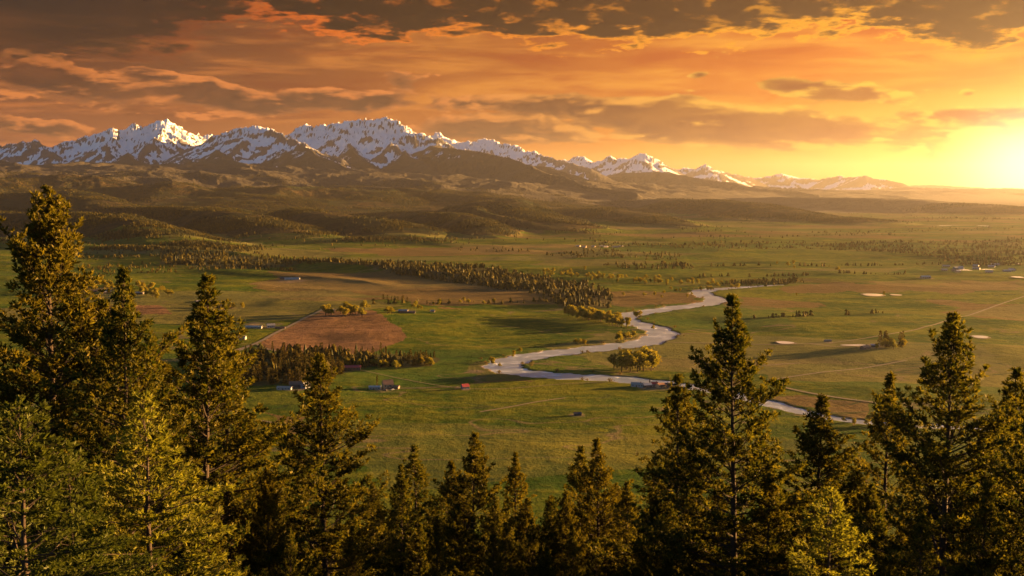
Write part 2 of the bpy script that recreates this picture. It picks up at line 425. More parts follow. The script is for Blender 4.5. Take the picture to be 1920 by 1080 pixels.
def terrain(x, y, full=True):
    """height of the land at x, y (1-D arrays)"""
    x = np.asarray(x, np.float64); y = np.asarray(y, np.float64)
    r = np.hypot(x, y)
    z = np.zeros(x.shape)
    # valley floor, gentle swells kept low
    amp = sst(r, 900, 3000)
    z += (fbm(x/800, y/720, 4, 5) * 20.0) * (.35 + .65*amp) + fbm(x/210, y/150, 3, 8)*2.2
    z += sst(r, 5000, 16000) * fbm(x/2600, y/1500, 4, 15) * 26
    rd, rw = poly_dist(x, y, RIV, 500)
    flat = sst(rd, 30, 260)
    z = z * flat
    # hillside under the camera
    hs = hillside(r, x)
    z = np.where(r < 900, np.maximum(z, hs), z)
    far = r > 2000
    if far.any():
        xf, yf, rf = x[far], y[far], r[far]
        wx = fbm(xf/900, yf/900, 3, 21)*170*sst(rf, 3500, 6000); wy = fbm(xf/900+5, yf/900, 3, 22)*170*sst(rf, 3500, 6000)
        xw, yw = xf+wx, yf+wy
        B = bajada(xf, yf)
        B = B + sst(B, 25, 300) * (fbm(xf/2100, yf/2300, 6, 31, .5, True)*190 - 70)
        acc = np.maximum(B, 0)
        af = np.arctan2(xf, yf)
        for pts, w in SPURS:
            a0 = min(px_az(p[0]) for p in pts) - w*2.2/min(p[2] for p in pts) - .03; a1 = max(px_az(p[0]) for p in pts) + w*2.2/min(p[2] for p in pts) + .03
            r0 = min(p[2] for p in pts) - 3*w; r1 = max(p[2] for p in pts) + 3*w
            m = (af > a0) & (af < a1) & (rf > r0) & (rf < r1)
            if not m.any(): continue
            d, zc = ridge_profile(xw[m], yw[m], pts, w)
            t = d/(w*.55)
            p = zc*(1.0/(1.0+ t**3)) - 1.5*t*8
            gul = fbm(xf[m]/310, yf[m]/310, 4, 41, .5, True)
            p = p + (gul-.35)*np.clip(zc, 0, 140)*.16*sst(t, .05, .6)
            a = acc[m]; k = 14.0
            h = np.clip(.5+.5*(p-a)/k, 0, 1); acc[m] = a*(1-h)+p*h + k*h*(1-h)
        for pts, w in SHOULDERS:
            r0 = min(p[2] for p in pts) - 2.2*w; r1 = max(p[2] for p in pts) + 2.2*w
            a0 = min(px_az(p[0]) for p in pts) - w*2.2/r0 - .02; a1 = max(px_az(p[0]) for p in pts) + w*2.2/r0 + .02
            m = (af > a0) & (af < a1) & (rf > r0) & (rf < r1)
            if not m.any(): continue
            wa = fbm(xf[m]/1500, yf[m]/1500, 4, 61)*(180 if w < 700 else 420)
            d, zc = ridge_profile(xf[m]+wa, yf[m]+wa*.3, pts, w)
            p = zc - np.clip(d, 0, None)*.55 - 30*(1-np.exp(-d/200.)) + (fbm(xf[m]/800, yf[m]/800, 5, 62, .58, True)-.2)*(70 if w < 700 else 130)*sst(d, -150, 500)
            a = acc[m]; k = 40.0
            h = np.clip(.5+.5*(p-a)/k, 0, 1); acc[m] = a*(1-h)+p*h + k*h*(1-h)
        # snow mountains from the ridge skeleton
        mm = rf > 12500
        if mm.any():
            xm, ym, rm, am_ = xf[mm], yf[mm], rf[mm], af[mm]
            sc_ = rm/22000.
            w1 = fbm(xm/700, ym/700, 4, 51); w2 = fbm(xm/700+9, ym/700, 4, 52)
            xq, yq = xm + w1*120, ym + w2*120
            best = np.full(xm.shape, -1e9)
            order = np.argsort(am_); as_ = am_[order]
            xo, yo, ro = xq[order], yq[order], rm[order]; bo = best.copy()
            for s in SEG:
                top_ = max(s[2], s[5]); reach = top_/s[6]*.9 + 200
                rr = min(math.hypot(s[0], s[1]), math.hypot(s[3], s[4])); dd = reach/rr
                a1, a2 = math.atan2(s[0], s[1]), math.atan2(s[3], s[4])
                i0, i1 = np.searchsorted(as_, min(a1, a2)-dd), np.searchsorted(as_, max(a1, a2)+dd)
                if i1 <= i0: continue
                xs, ys = xo[i0:i1], yo[i0:i1]
                bx, by, bz = s[3]-s[0], s[4]-s[1], s[5]-s[2]
                t = np.clip(((xs-s[0])*bx+(ys-s[1])*by)/(bx*bx+by*by+1e-9), 0, 1)
                q = np.hypot(xs-s[0]-bx*t, ys-s[1]-by*t)
                h = s[2]+bz*t - s[6]*q + np.minimum(q*q*s[6]*1.1e-4, q*s[6]*.3)
                bo[i0:i1] = np.maximum(bo[i0:i1], h)
            best[order] = bo
            rg = fbm(xm/520+w1*.3, ym/520+w2*.3, 6, 53, .63, True)
            hgt = best
            best = best + (rg-.30)*np.clip(hgt*.13, 8, 190)*(.55+.45*sst(hgt, 300, 1400))
            a = acc[mm]; k = 50.0
            sn = np.zeros(xf.shape); sn[mm] = sst(best - a, -10, 40)
            LAST['alp'] = np.zeros(x.shape); LAST['alp'][far] = sn
            h = np.clip(.5+.5*(best-a)/k, 0, 1); acc[mm] = a*(1-h)+best*h + k*h*(1-h)*.6
        zf = z[far]
        k = 6.0
        h = np.clip(.5+.5*(acc-zf-6)/k, 0, 1)
        z[far] = zf*(1-h) + np.maximum(acc, zf)*h
    # river channel
    ch = sst(rd - rw, 7.0, -3.0)
    z = z*(1-ch) + (-3.2)*ch
    return z

def ground_z(x, y): return float(terrain(np.array([x]), np.array([y]))[0])

# ---- polar sheets
def radii(a, b, seq):
    out = [a]; r = a
    while r < b:
        k = np.interp(math.log(r), [math.log(s[0]) for s in seq], [s[1] for s in seq])
        r *= 1+k; out.append(r)
    return np.array(out)
def angles(step, lim=29.5):
    core = np.arange(-lim, lim+step, step)
    l = -lim - np.cumsum(np.linspace(.3, 5.5, 52)); l = l[l > -180]
    return np.radians(np.concatenate([[-180.0], l[::-1], core, -l, [180.0]]))
def sheet(name, R, A, mat):
    rr, aa = np.meshgrid(R, A, indexing='ij')
    x = (rr*np.sin(aa)).ravel(); y = (rr*np.cos(aa)).ravel()
    z = terrain(x, y)
    nr, na = len(R), len(A)
    i = (np.arange(nr-1)[:, None]*na + np.arange(na-1)[None]).ravel()
    quads = np.stack([i, i+1, i+1+na, i+na], 1)
    me = mesh_np(name, np.stack([x, y, z], 1), quads=quads, mats=[mat], smooth=True)
    o = structure(link(name, me))
    return o, me, x, y, z, nr, na
# ================================================================ MATERIALS
def mat(name):
    m = bpy.data.materials.new(name); m.use_nodes = True; nt = m.node_tree; nt.nodes.clear()
    x = NX(nt); b = x.node('ShaderNodeBsdfPrincipled'); o = x.node('ShaderNodeOutputMaterial')
    nt.links.new(b.outputs[0], o.inputs[0])
    b.inputs['Specular IOR Level'].default_value = .15; b.inputs['Roughness'].default_value = .9
    return m, x, b, o
def bump(x, b, h, dist, strength=1.0):
    n = x.node('ShaderNodeBump'); n.inputs['Distance'].default_value = dist; n.inputs['Strength'].default_value = strength
    x.put(n.inputs['Height'], h); x.nt.links.new(n.outputs[0], b.inputs['Normal'])
def simple(name, col, rough=.8, var=.25, scale=1.0, spec=.2, metal=0):
    m, x, b, o = mat(name)
    p = x.node('ShaderNodeNewGeometry').outputs['Position']
    n = x.noise(p, scale, 4, .6)
    c2 = tuple(c*(1-var) for c in col); c3 = tuple(min(1, c*(1+var)) for c in col)
    x.put(b.inputs['Base Color'], x.mix(n, c2, c3)); b.inputs['Roughness'].default_value = rough
    b.inputs['Specular IOR Level'].default_value = spec; b.inputs['Metallic'].default_value = metal
    return m

def m_ground():
    m, x, b, o = mat('pasture')
    b.inputs['Specular IOR Level'].default_value = .02
    pos = x.node('ShaderNodeNewGeometry').outputs['Position']
    px, py, pz = x.sep(pos)
    flat = x.vec(px, py, 0.0)
    big = x.noise(x.vec(px*.0011, py*.0019, 0.), 1.0, 4, .55, .3)
    med = x.noise(x.vec(px*.004, py*.009, 2.), 1.0, 5, .6, .4)
    fine = x.noise(flat, .045, 6, .65)
    grain = x.noise(flat, .35, 3, .7)
    far = x.step(x.m('SQRT', px*px + py*py), 1900., 6500.)
    g1, g2 = (.022, .050, .004), (.108, .108, .008)
    c = x.mix(x.step(med*.55 + fine*.45, .40, .62), g1, g2)
    dry = x.attr('dry').outputs['Fac']
    tanm = x.step(big*.75 + med*.35 + E(x, dry)*.5 + far*.05, .63, .78)
    c = x.mix(tanm*.85, c, x.mix(fine, (.075, .047, .021), (.155, .092, .040)))
    # hay meadows cut into strips and blocks
    vd, vc = x.voronoi(x.vec(px*.0016 + med*.12, py*.0034 + med*.1, 0.), 1.0)
    r_, gg, bb = x.sep(vc)
    c = x.mix(x.step(r_, .62, .70)*.45*x.step(gg, .2, .5), c, (.042, .085, .016))
    c = x.mix(x.step(gg, .72, .80)*.5, c, (.155, .120, .045))
    # ditches, fence lines and tracks as narrow dark and pale lines
    wv = x.noise(x.vec(px*.002, py*.004, 6.), 1.0, 3, .5)
    ln = x.m('ABSOLUTE', wv - .5); c = x.mix((1.0 - x.step(ln, .0, .006))*.7, c, (.14, .10, .06))
    ln2 = x.m('ABSOLUTE', x.noise(x.vec(px*.0013, py*.0045, 16.), 1.0, 4, .5) - .47)
    c = x.mix((1.0 - x.step(ln2, .0, .006))*.8, c, (.030, .042, .014))
    c = x.mix(x.step(grain, .42, .68)*.45, c, (.030, .040, .008))
    br = E(x, x.attr('brown').outputs['Fac'])
    c = x.mix(x.step(br + (fine-.5)*.7 + (med-.5)*.8, .30, .75), c, x.mix(x.step(fine*.5+med*.5, .4, .6), (.088, .050, .023), (.15, .084, .043)))
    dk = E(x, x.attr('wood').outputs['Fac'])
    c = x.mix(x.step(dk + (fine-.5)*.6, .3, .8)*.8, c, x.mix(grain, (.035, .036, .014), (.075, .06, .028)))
    bank = E(x, x.attr('bank').outputs['Fac'])
    c = x.mix(x.step(bank + (fine-.5)*.9, .35, .75), c, x.mix(grain, (.09, .065, .045), (.20, .15, .11)))
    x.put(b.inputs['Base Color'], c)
    bump(x, b, fine*2.2 + grain*.8 + med*5.0, 2.0, .9)
    return m

def m_hills():
    m, x, b, o = mat('wooded_hill')
    b.inputs['Specular IOR Level'].default_value = .02
    pos = x.node('ShaderNodeNewGeometry').outputs['Position']
    px, py, pz = x.sep(pos)
    n1 = x.noise(pos, .0016, 5, .6, .3); n2 = x.noise(pos, .012, 5, .65); n3 = x.noise(pos, .05, 3, .7)
    c = x.mix(x.step(n1, .42, .60), (.052, .036, .014), (.022, .028, .009))
    c = x.mix(x.step(n2, .42, .60)*.85, c, (.010, .014, .008))
    wood = E(x, x.attr('wood').outputs['Fac'])
    c = x.mix(wood*.65*x.step(n3, .3, .6), c, (.009, .012, .007))
    x.put(b.inputs['Base Color'], c)
    bump(x, b, n2*16.0 + n3*8.0, 3.0, 1.0)
    return m

def m_mountain():
    m, x, b, o = mat('rock_and_snow')
    pos = x.node('ShaderNodeNewGeometry').outputs['Position']
    nz = x.sep(x.node('ShaderNodeNewGeometry').outputs['Normal'])[2]
    n1 = x.noise(pos, .003, 6, .65, .3); n2 = x.noise(pos, .02, 6, .7, .2); n3 = x.noise(pos, .055, 4, .7)
    rock = x.mix(n1, (.036, .036, .042), (.098, .092, .092))
    wood = x.mix(x.step(n3, .35, .65), (.016, .017, .011), (.050, .038, .022))
    sn = E(x, x.attr('snow').outputs['Fac']); al = E(x, x.attr('alp').outputs['Fac'])
    hi = x.step(x.sep(pos)[2], 500., 800.)
    c = x.mix(al*hi, wood, rock)
    s = x.step(sn + (n2-.5)*.95 + (n3-.5)*.75, .44, .54)
    c = x.mix(s, c, (.70, .70, .74))
    x.put(b.inputs['Base Color'], c)
    bump(x, b, n1*60.0 + n2*26.0 + n3*8.0, 1.0, .8)
    return m

def m_water():
    m, x, b, o = mat('river_water')
    pos = x.node('ShaderNodeNewGeometry').outputs['Position']
    px, py, pz = x.sep(pos)
    n = x.noise(x.vec(px*.06, py*.12, 0.), 1.0, 5, .65, .5); n2 = x.noise(pos, .6, 4, .7)
    riff = x.step(x.noise(x.vec(px*.03, py*.05, 3.), 1.0, 5, .7, .8), .52, .66)
    b.inputs['Specular IOR Level'].default_value = .35
    x.put(b.inputs['Base Color'], x.mix(riff, (.22, .26, .30), (.60, .61, .62)))
    x.put(b.inputs['Roughness'], x.step(riff, 0., 1., .30, .6))
    bump(x, b, n*.5 + n2*.18, .9, .55)
    return m

M = {}
M['ground'] = m_ground(); M['hills'] = m_hills(); M['mountain'] = m_mountain(); M['water'] = m_water()
M['road'] = simple('gravel_road', (.13, .10, .065), .95, .25, .3)
M['pond'] = simple('pond_water', (.55, .58, .62), .12, .1, .05, .8)
M['mud'] = simple('pond_bank', (.10, .075, .05), .95, .3, .2)

# ---------------------------------------------------------------- masks on the land, laid out from their corners
def in_poly(x, y, P):
    c = np.zeros(x.shape, bool)
    for i in range(len(P)):
        x1, y1 = P[i][:2]; x2, y2 = P[i-1][:2]
        k = ((y1 > y) != (y2 > y)); c ^= k & (x < (x2-x1)*(y-y1)/(y2-y1+1e-12)+x1)
    return c
def wp(pts): return [on_plane(*p)[:2] for p in pts]
BROWN = [[(480,647),(520,628),(606,589),(700,590),(735,612),(765,634),(720,655),(700,662),(560,663),(505,655)],
         [(150,575),(300,572),(320,590),(160,598)], [(560,600+900),(561,1500),(562,1501)]]
DRY = [[(500,512),(1000,512),(1120,565),(900,575),(560,570),(480,540)], [(1130,545),(1310,548),(1300,566),(1180,580),(1090,560)],
       [(1350,560),(1480,560),(1560,575),(1400,578)], [(1150,660),(1330,668),(1500,690),(1400,700),(1260,690)], [(1480,545),(1920,545),(1920,528),(1500,532)],
       [(600,468),(1100,458),(1150,472),(760,480)], [(1100,430),(1920,400),(1920,440),(1300,450)], [(1300,668),(1560,672),(1620,690),(1400,694)],
       [(480,785),(560,790),(556,808),(490,800)], [(1390,735),(1640,745),(1600,790),(1420,760)], [(880,680),(1000,690),(960,705),(1000,712),(860,715)], [(1750,560),(1920,570),(1920,600),(1800,590)]]
WOODS = [[(433,668),(500,662),(640,662),(650,700),(575,722),(440,722)], [(640,662),(760,664),(820,672),(815,686),(660,690)],
         [(560,487),(760,493),(900,502),(1000,518),(1090,535),(1150,556),(1145,578),(1060,577),(1000,556),(900,538),(800,522),(700,508),(590,500)],
         [(300,478),(460,484),(600,490),(600,500),(420,502),(300,496)]]
BROWNW = [wp(p) for p in BROWN]; DRYW = [wp(p) for p in DRY]; WOODW = [wp(p) for p in WOODS]

def wood_density(x, y, z):
    """how thickly trees stand on the hills, 0..1"""
    n = fbm(x/420, y/420, 4, 71); n2 = fbm(x/1300, y/900, 3, 72)
    d = sst(n + n2*.8 + .02, -.12, .28)
    hillz = sst(z, 6, 30)
    return d * hillz
R1 = radii(4.5, 5600, [(4, .03), (60, .02), (400, .012), (700, .0062), (1200, .0050), (4500, .0050), (5600, .0045)])
A1 = angles(.048)
go, gme, gx, gy, gz, nr_, na_ = sheet('ground', R1, A1, M['ground'])
rd_, rw_ = poly_dist(gx, gy, RIV, 300)
wob = fbm(gx/35, gy/35, 2, 91)*.3; wx_ = gx + fbm(gx/60, gy/60, 3, 92)*14; wy_ = gy + fbm(gx/60, gy/60, 3, 93)*26
yard = np.zeros(gx.shape)
for (a, b, rx) in [(650,695,30),(552,731,34),(725,730,34),(873,730,14),(1083,783,26),(1228,727,46),(545,526,44),(420,581,40),(500,616,44),(440,637,34),(620,588,26),(762,588,34),(811,587,12),(1630,655,46),(1552,645,16),(1735,524,26),(480,612,40),(190,550,60),(890,697,30),(1180,300+400,40)]:
    c_ = on_plane(a, b); ex_ = on_plane(a+rx, b)[0]-c_[0]
    yard = np.maximum(yard, sst(np.hypot((gx-c_[0])/ex_, (gy-c_[1])/(ex_*1.3)), 1.25, .35)*.75)
fattr(gme, 'bank', np.clip(np.maximum(sst(rd_-rw_, 17, 2) * (.62+wob), yard*(.75+wob)) , 0, 1))
t_ = np.zeros(gx.shape)
for p in BROWNW: t_[in_poly(wx_, wy_, p)] = 1
fattr(gme, 'brown', t_)
t_ = np.zeros(gx.shape)
for p in DRYW: t_[in_poly(gx + fbm(gx/200, gy/200, 3, 94)*90, gy + fbm(gx/200, gy/200, 3, 95)*150, p)] = .7
fattr(gme, 'dry', t_)
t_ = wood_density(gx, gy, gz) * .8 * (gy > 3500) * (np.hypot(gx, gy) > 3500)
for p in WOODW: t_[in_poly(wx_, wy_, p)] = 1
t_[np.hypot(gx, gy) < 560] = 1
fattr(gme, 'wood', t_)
R2 = radii(5600, 12500, [(5600, .0042), (12500, .0036)])
ho, hme, hx, hy, hz, _, _ = sheet('hills', R2, A1, M['hills'])
wd_ = wood_density(hx, hy, hz); fattr(hme, 'wood', wd_)
# the flat parts of the far valley keep the pasture material
hme.materials.append(M['ground'])
for nm in ('bank', 'brown'): fattr(hme, nm, np.zeros(hx.shape))
fattr(hme, 'dry', np.full(hx.shape, .25) * (fbm(hx/900, hy/700, 2, 97) > 0))
na = len(A1); nr = len(R2)
zq = hz.reshape(nr, na); zc = .25*(zq[:-1, :-1]+zq[1:, :-1]+zq[:-1, 1:]+zq[1:, 1:])
nzq = fbm(hx/600, hy/600, 3, 98).reshape(nr, na)[:-1, :-1]
hme.polygons.foreach_set('material_index', (zc + nzq*8 < 16).astype(np.int32).ravel())
R3 = radii(12500, 62000, [(12500, .0034), (24000, .0032), (44000, .0042), (48000, .012), (62000, .012)])
A3 = angles(.040)
mo, mme, mx, my, mz, nr, na = sheet('mountains', R3, A3, M['mountain'])
alp = LAST['alp']
Z = mz.reshape(nr, na)
def box(Z, k, ax):
    c = np.cumsum(np.pad(Z, [(k+1, k) if a == ax else (0, 0) for a in (0, 1)], mode='edge'), axis=ax)
    return (np.take(c, range(2*k+1, c.shape[ax]), ax) - np.take(c, range(0, c.shape[ax]-2*k-1), ax))/(2*k+1)
bl = box(box(Z, 6, 1), 3, 0); curv = (bl - Z)
bl2 = box(box(Z, 22, 1), 9, 0); curv2 = (bl2 - Z)
rr_ = np.hypot(mx, my).reshape(nr, na)
gxz = np.gradient(Z, axis=1)/(rr_*np.radians(.040)); gyz = np.gradient(Z, axis=0)/np.gradient(rr_, axis=0)
slope = np.hypot(gxz, gyz)
line = 820 - 170*sst(rr_, 23000, 29000) - 60*sst(rr_, 33000, 45000) - 60*sst(-mx.reshape(nr, na), 5000, 9000)
nn = fbm(mx/1100, my/1100, 4, 81).reshape(nr, na)
val = (Z - line)/330.0 + np.clip(curv/13.0*(20000/rr_), -.55, 1.0) + np.clip(curv2/80.0*(20000/rr_), -.2, .7) + sst(Z, 1000, 1450)*.2 - (slope-.66)*1.9 + nn*.6
snow = sst(val, -.45, 1.0)*.95
alpm = alp.reshape(nr, na)
am9 = sst(alpm, .2, .9); snow = snow*(.55*sst(Z, 640, 800)*(1-am9) + am9)
fattr(mme, 'snow', snow); fattr(mme, 'alp', alpm)
hme.update(); mme.update()

# ---------------------------------------------------------------- river, ponds, roads : thin sheets laid on the land
def ribbon(name, pts, halfw, z=None, lift=.25, m=None, n=6, jitter=0, step=None):
    P = smooth_poly([tuple(p[:2]) for p in pts], n) if n > 1 else np.array([p[:2] for p in pts])
    T = np.gradient(P, axis=0); T /= np.linalg.norm(T, axis=1)[:, None] + 1e-9
    N = np.stack([-T[:, 1], T[:, 0]], 1)
    hw = np.asarray(halfw, float); hw = np.full(len(P), hw) if hw.ndim == 0 else hw
    cols = 5; V = []
    for k in range(cols):
        f = k/(cols-1)*2-1; q = P + N*(hw*f)[:, None]
        zz = np.full(len(P), z) if z is not None else terrain(q[:, 0], q[:, 1]) + lift
        V.append(np.column_stack([q, zz]))
    V = np.stack(V, 1).reshape(-1, 3)
    i = (np.arange(len(P)-1)[:, None]*cols + np.arange(cols-1)[None]).ravel()
    me = mesh_np(name, V, quads=np.stack([i, i+cols, i+cols+1, i+1], 1)[:, ::-1], mats=[m], smooth=True)
    return structure(link(name, me))
# denser river sheet
ribbon('river_water', RIV[:, :2], RIV[:, 2] + 6, z=-.9, m=M['water'], n=1)
ROADS = [([(432,664),(480,645),(520,627),(560,609),(600,590),(612,584)], 3.5), ([(480,646),(500,655),(530,661),(560,666)], 2.6), ([(378,668),(430,660),(482,645)], 3.0),
         ([(1385,646),(1480,648),(1560,645),(1620,638),(1680,629),(1740,615),(1810,592),(1870,570),(1935,549)], 2.2), ([(1200,640),(1300,643),(1400,645)], 2.4),
         ([(1520,648),(1570,655),(1620,653),(1660,648)], 2.2), ([(900,776),(960,766),(1010,756),(1060,748)], 2.0), ([(640,686),(760,712),(900,730),(1060,720),(1180,715)], 1.0),
         ([(1440,714),(1520,703),(1620,691),(1700,680)], 2.2), ([(1470,727),(1520,738),(1580,748),(1650,757)], 3.0), ([(700,727),(760,728),(820,726),(872,727)], 1.6),
         ([(490,790),(530,799),(556,806)], 2.0), ([(1300,700),(1400,690),(1500,682)], 1.8)]
for pts, w in ROADS:
    ribbon('dirt_road', [on_plane(*p) for p in pts], w, lift=.45, m=M['road'], n=10)
PONDS = [(1472,645,17,2.2,0), (1637,551,19,2.2,0), (1838,637,15,2.4,0), (385,566,16,1.4,0), (1680,551,10,1.2,0), (1812,509,9,1.6,0), (1785,423,20,.8,0), (1845,425,6,.8,0), (1850,506,12,.7,0), (1908,523,10,1.4,0), (1600,653,22,1.3,0), (1140,655+500,1,1,0)]
rngp = random.Random(5)
for (px_, py_, rx, ry, t) in PONDS:
    if py_ > 1080: continue
    c = on_plane(px_, py_); ex = on_plane(px_+rx, py_)[0]-c[0]; ey = (on_plane(px_, py_-ry)[1]-on_plane(px_, py_+ry)[1])/2
    zc_ = ground_z(c[0], c[1])
    for nm, k, dz_, mt in (('pond_bank', 1.22, .3, M['mud']), ('pond_water', 1.0, .5, M['pond'])):
        vs = [(c[0], c[1], zc_+dz_+.3)]; ph = rngp.random()*6
        for j in range(40):
            a = j/40*2*math.pi; w_ = k*(1+.10*math.sin(2*a+ph)+.07*math.sin(3*a-ph))
            vs.append((c[0]+ex*w_*math.cos(a), c[1]+ey*w_*math.sin(a), zc_+dz_+.3 if nm == 'pond_water' else zc_+.35))
        me = mesh_np(nm, vs, tris=[(0, 1+j, 1+(j+1) % 40) for j in range(40)], mats=[mt])
        structure(link(nm, me))

# ---------------------------------------------------------------- haze
hz_m = bpy.data.materials.new('haze_air'); hz_m.use_nodes = True; ht = hz_m.node_tree; ht.nodes.clear()
pv = ht.nodes.new('ShaderNodeVolumePrincipled'); ho_ = ht.nodes.new('ShaderNodeOutputMaterial')
pv.inputs['Color'].default_value = (.92, .90, .92, 1); pv.inputs['Density'].default_value = 1.0e-5; pv.inputs['Anisotropy'].default_value = .78
ht.links.new(pv.outputs[0], ho_.inputs['Volume'])
hb = 64000.0; zt = 1740.0; zb = -70.0
hv = [(sx*hb, sy*hb, z_) for z_ in (zb, zt) for sy in (-1, 1) for sx in (-1, 1)]
hq = [(0, 2, 3, 1), (4, 5, 7, 6), (0, 1, 5, 4), (2, 6, 7, 3), (0, 4, 6, 2), (1, 3, 7, 5)]
hzo = link('haze', mesh_np('haze', hv, quads=hq, mats=[hz_m])); hzo['kind'] = 'stuff'
# ================================================================ TREES
def leaf_mat(name, c1, c2, trans=.35, hue_obj=.25, ob=True):
    m = bpy.data.materials.new(name); m.use_nodes = True; nt = m.node_tree; nt.nodes.clear(); x = NX(nt)
    tint = E(x, x.attr('tint').outputs['Fac'])
    rnd = E(x, x.node('ShaderNodeObjectInfo').outputs['Random'])
    c = x.mix(tint, c1, c2)
    if ob: c = x.mix(rnd*hue_obj, c, (c2[0]*1.5, c2[1]*1.15, c2[2]*.9))
    d = x.node('ShaderNodeBsdfDiffuse'); t = x.node('ShaderNodeBsdfTranslucent'); g = x.node('ShaderNodeBsdfGlossy')
    x.put(d.inputs[0], c); x.put(t.inputs[0], x.cmul(c, (1.15, 1.2, .6))); g.inputs['Roughness'].default_value = .45
    x.put(g.inputs[0], (.5, .5, .45))
    mx = x.node('ShaderNodeMixShader'); mx.inputs[0].default_value = trans
    nt.links.new(d.outputs[0], mx.inputs[1]); nt.links.new(t.outputs[0], mx.inputs[2])
    m2 = x.node('ShaderNodeMixShader'); m2.inputs[0].default_value = .008
    nt.links.new(mx.outputs[0], m2.inputs[1]); nt.links.new(g.outputs[0], m2.inputs[2])
    o = x.node('ShaderNodeOutputMaterial'); nt.links.new(m2.outputs[0], o.inputs[0]); return m
M['needle'] = leaf_mat('pine_needles', (.012, .022, .004), (.112, .092, .012), .42, .2)
M['needle_light'] = leaf_mat('young_fir_needles', (.060, .072, .010), (.16, .15, .020), .45)
M['needle_green'] = leaf_mat('dark_fir_needles', (.018, .032, .007), (.058, .068, .012), .35)  # deep green is the needle colour of the low firs
M['bark'] = simple('bark', (.034, .024, .017), .95, .35, 6.0)
M['leaf'] = leaf_mat('cottonwood_leaves', (.09, .09, .012), (.22, .18, .022), .4)
M['wneedle'] = leaf_mat('wood_needles', (.016, .021, .005), (.075, .056, .012), .3)
M['forest'] = leaf_mat('forest_foliage', (.010, .015, .004), (.068, .052, .008), .25, ob=False)
M['shrub'] = leaf_mat('shrub_leaves', (.06, .055, .02), (.15, .11, .04), .3)

def tubes(paths, sides=5):
    """paths: list of (pts (n,3), radii (n)) -> verts, quads"""
    V, Q, off = [], [], 0
    for P, Rr in paths:
        P = np.asarray(P, float); n = len(P)
        T = np.gradient(P, axis=0); T /= np.linalg.norm(T, axis=1)[:, None] + 1e-9
        up = np.array([0, 0, 1.]) if abs(T[0, 2]) < .9 else np.array([1., 0, 0])
        A = np.cross(T, up); A /= np.linalg.norm(A, axis=1)[:, None] + 1e-9; B = np.cross(T, A)
        ang = np.arange(sides)*2*np.pi/sides
        ring = P[:, None] + (A[:, None]*np.cos(ang)[None, :, None] + B[:, None]*np.sin(ang)[None, :, None])*np.asarray(Rr)[:, None, None]
        V.append(ring.reshape(-1, 3))
        i = np.arange(n-1)[:, None]*sides; j = np.arange(sides)[None]; k = (j+1) % sides
        Q.append(np.stack([i+j, i+k, i+sides+k, i+sides+j], -1).reshape(-1, 4) + off); off += n*sides
    return np.vstack(V), np.vstack(Q)

def tuft_mesh(name, pos, dirs, length, width, per, rg, mat_, spread=.75, tint=None):
    """needle blades: per thin triangles radiating forwards from each tuft point"""
    n = len(pos)
    D = np.repeat(dirs, per, 0) + rg.normal(0, spread, (n*per, 3)); D /= np.linalg.norm(D, axis=1)[:, None] + 1e-9
    S = np.cross(D, rg.normal(0, 1, (n*per, 3))); S /= np.linalg.norm(S, axis=1)[:, None] + 1e-9
    L = (np.repeat(length, per)*rg.uniform(.65, 1.25, n*per))[:, None]; W = (np.repeat(width, per)*rg.uniform(.7, 1.2, n*per))[:, None]
    P = np.repeat(pos, per, 0)
    V = np.stack([P, P + D*L*.55 + S*W, P + D*L, P + D*L*.5 - S*W], 1).reshape(-1, 3)
    q = np.arange(n*per*4).reshape(-1, 4)
    me = mesh_np(name, V, quads=q, mats=[mat_])
    t = np.repeat(tint if tint is not None else rg.random(n), per*4); t = np.clip(t + np.repeat(rg.normal(0, .12, n*per), 4), 0, 1)
    fattr(me, 'tint', t); return me

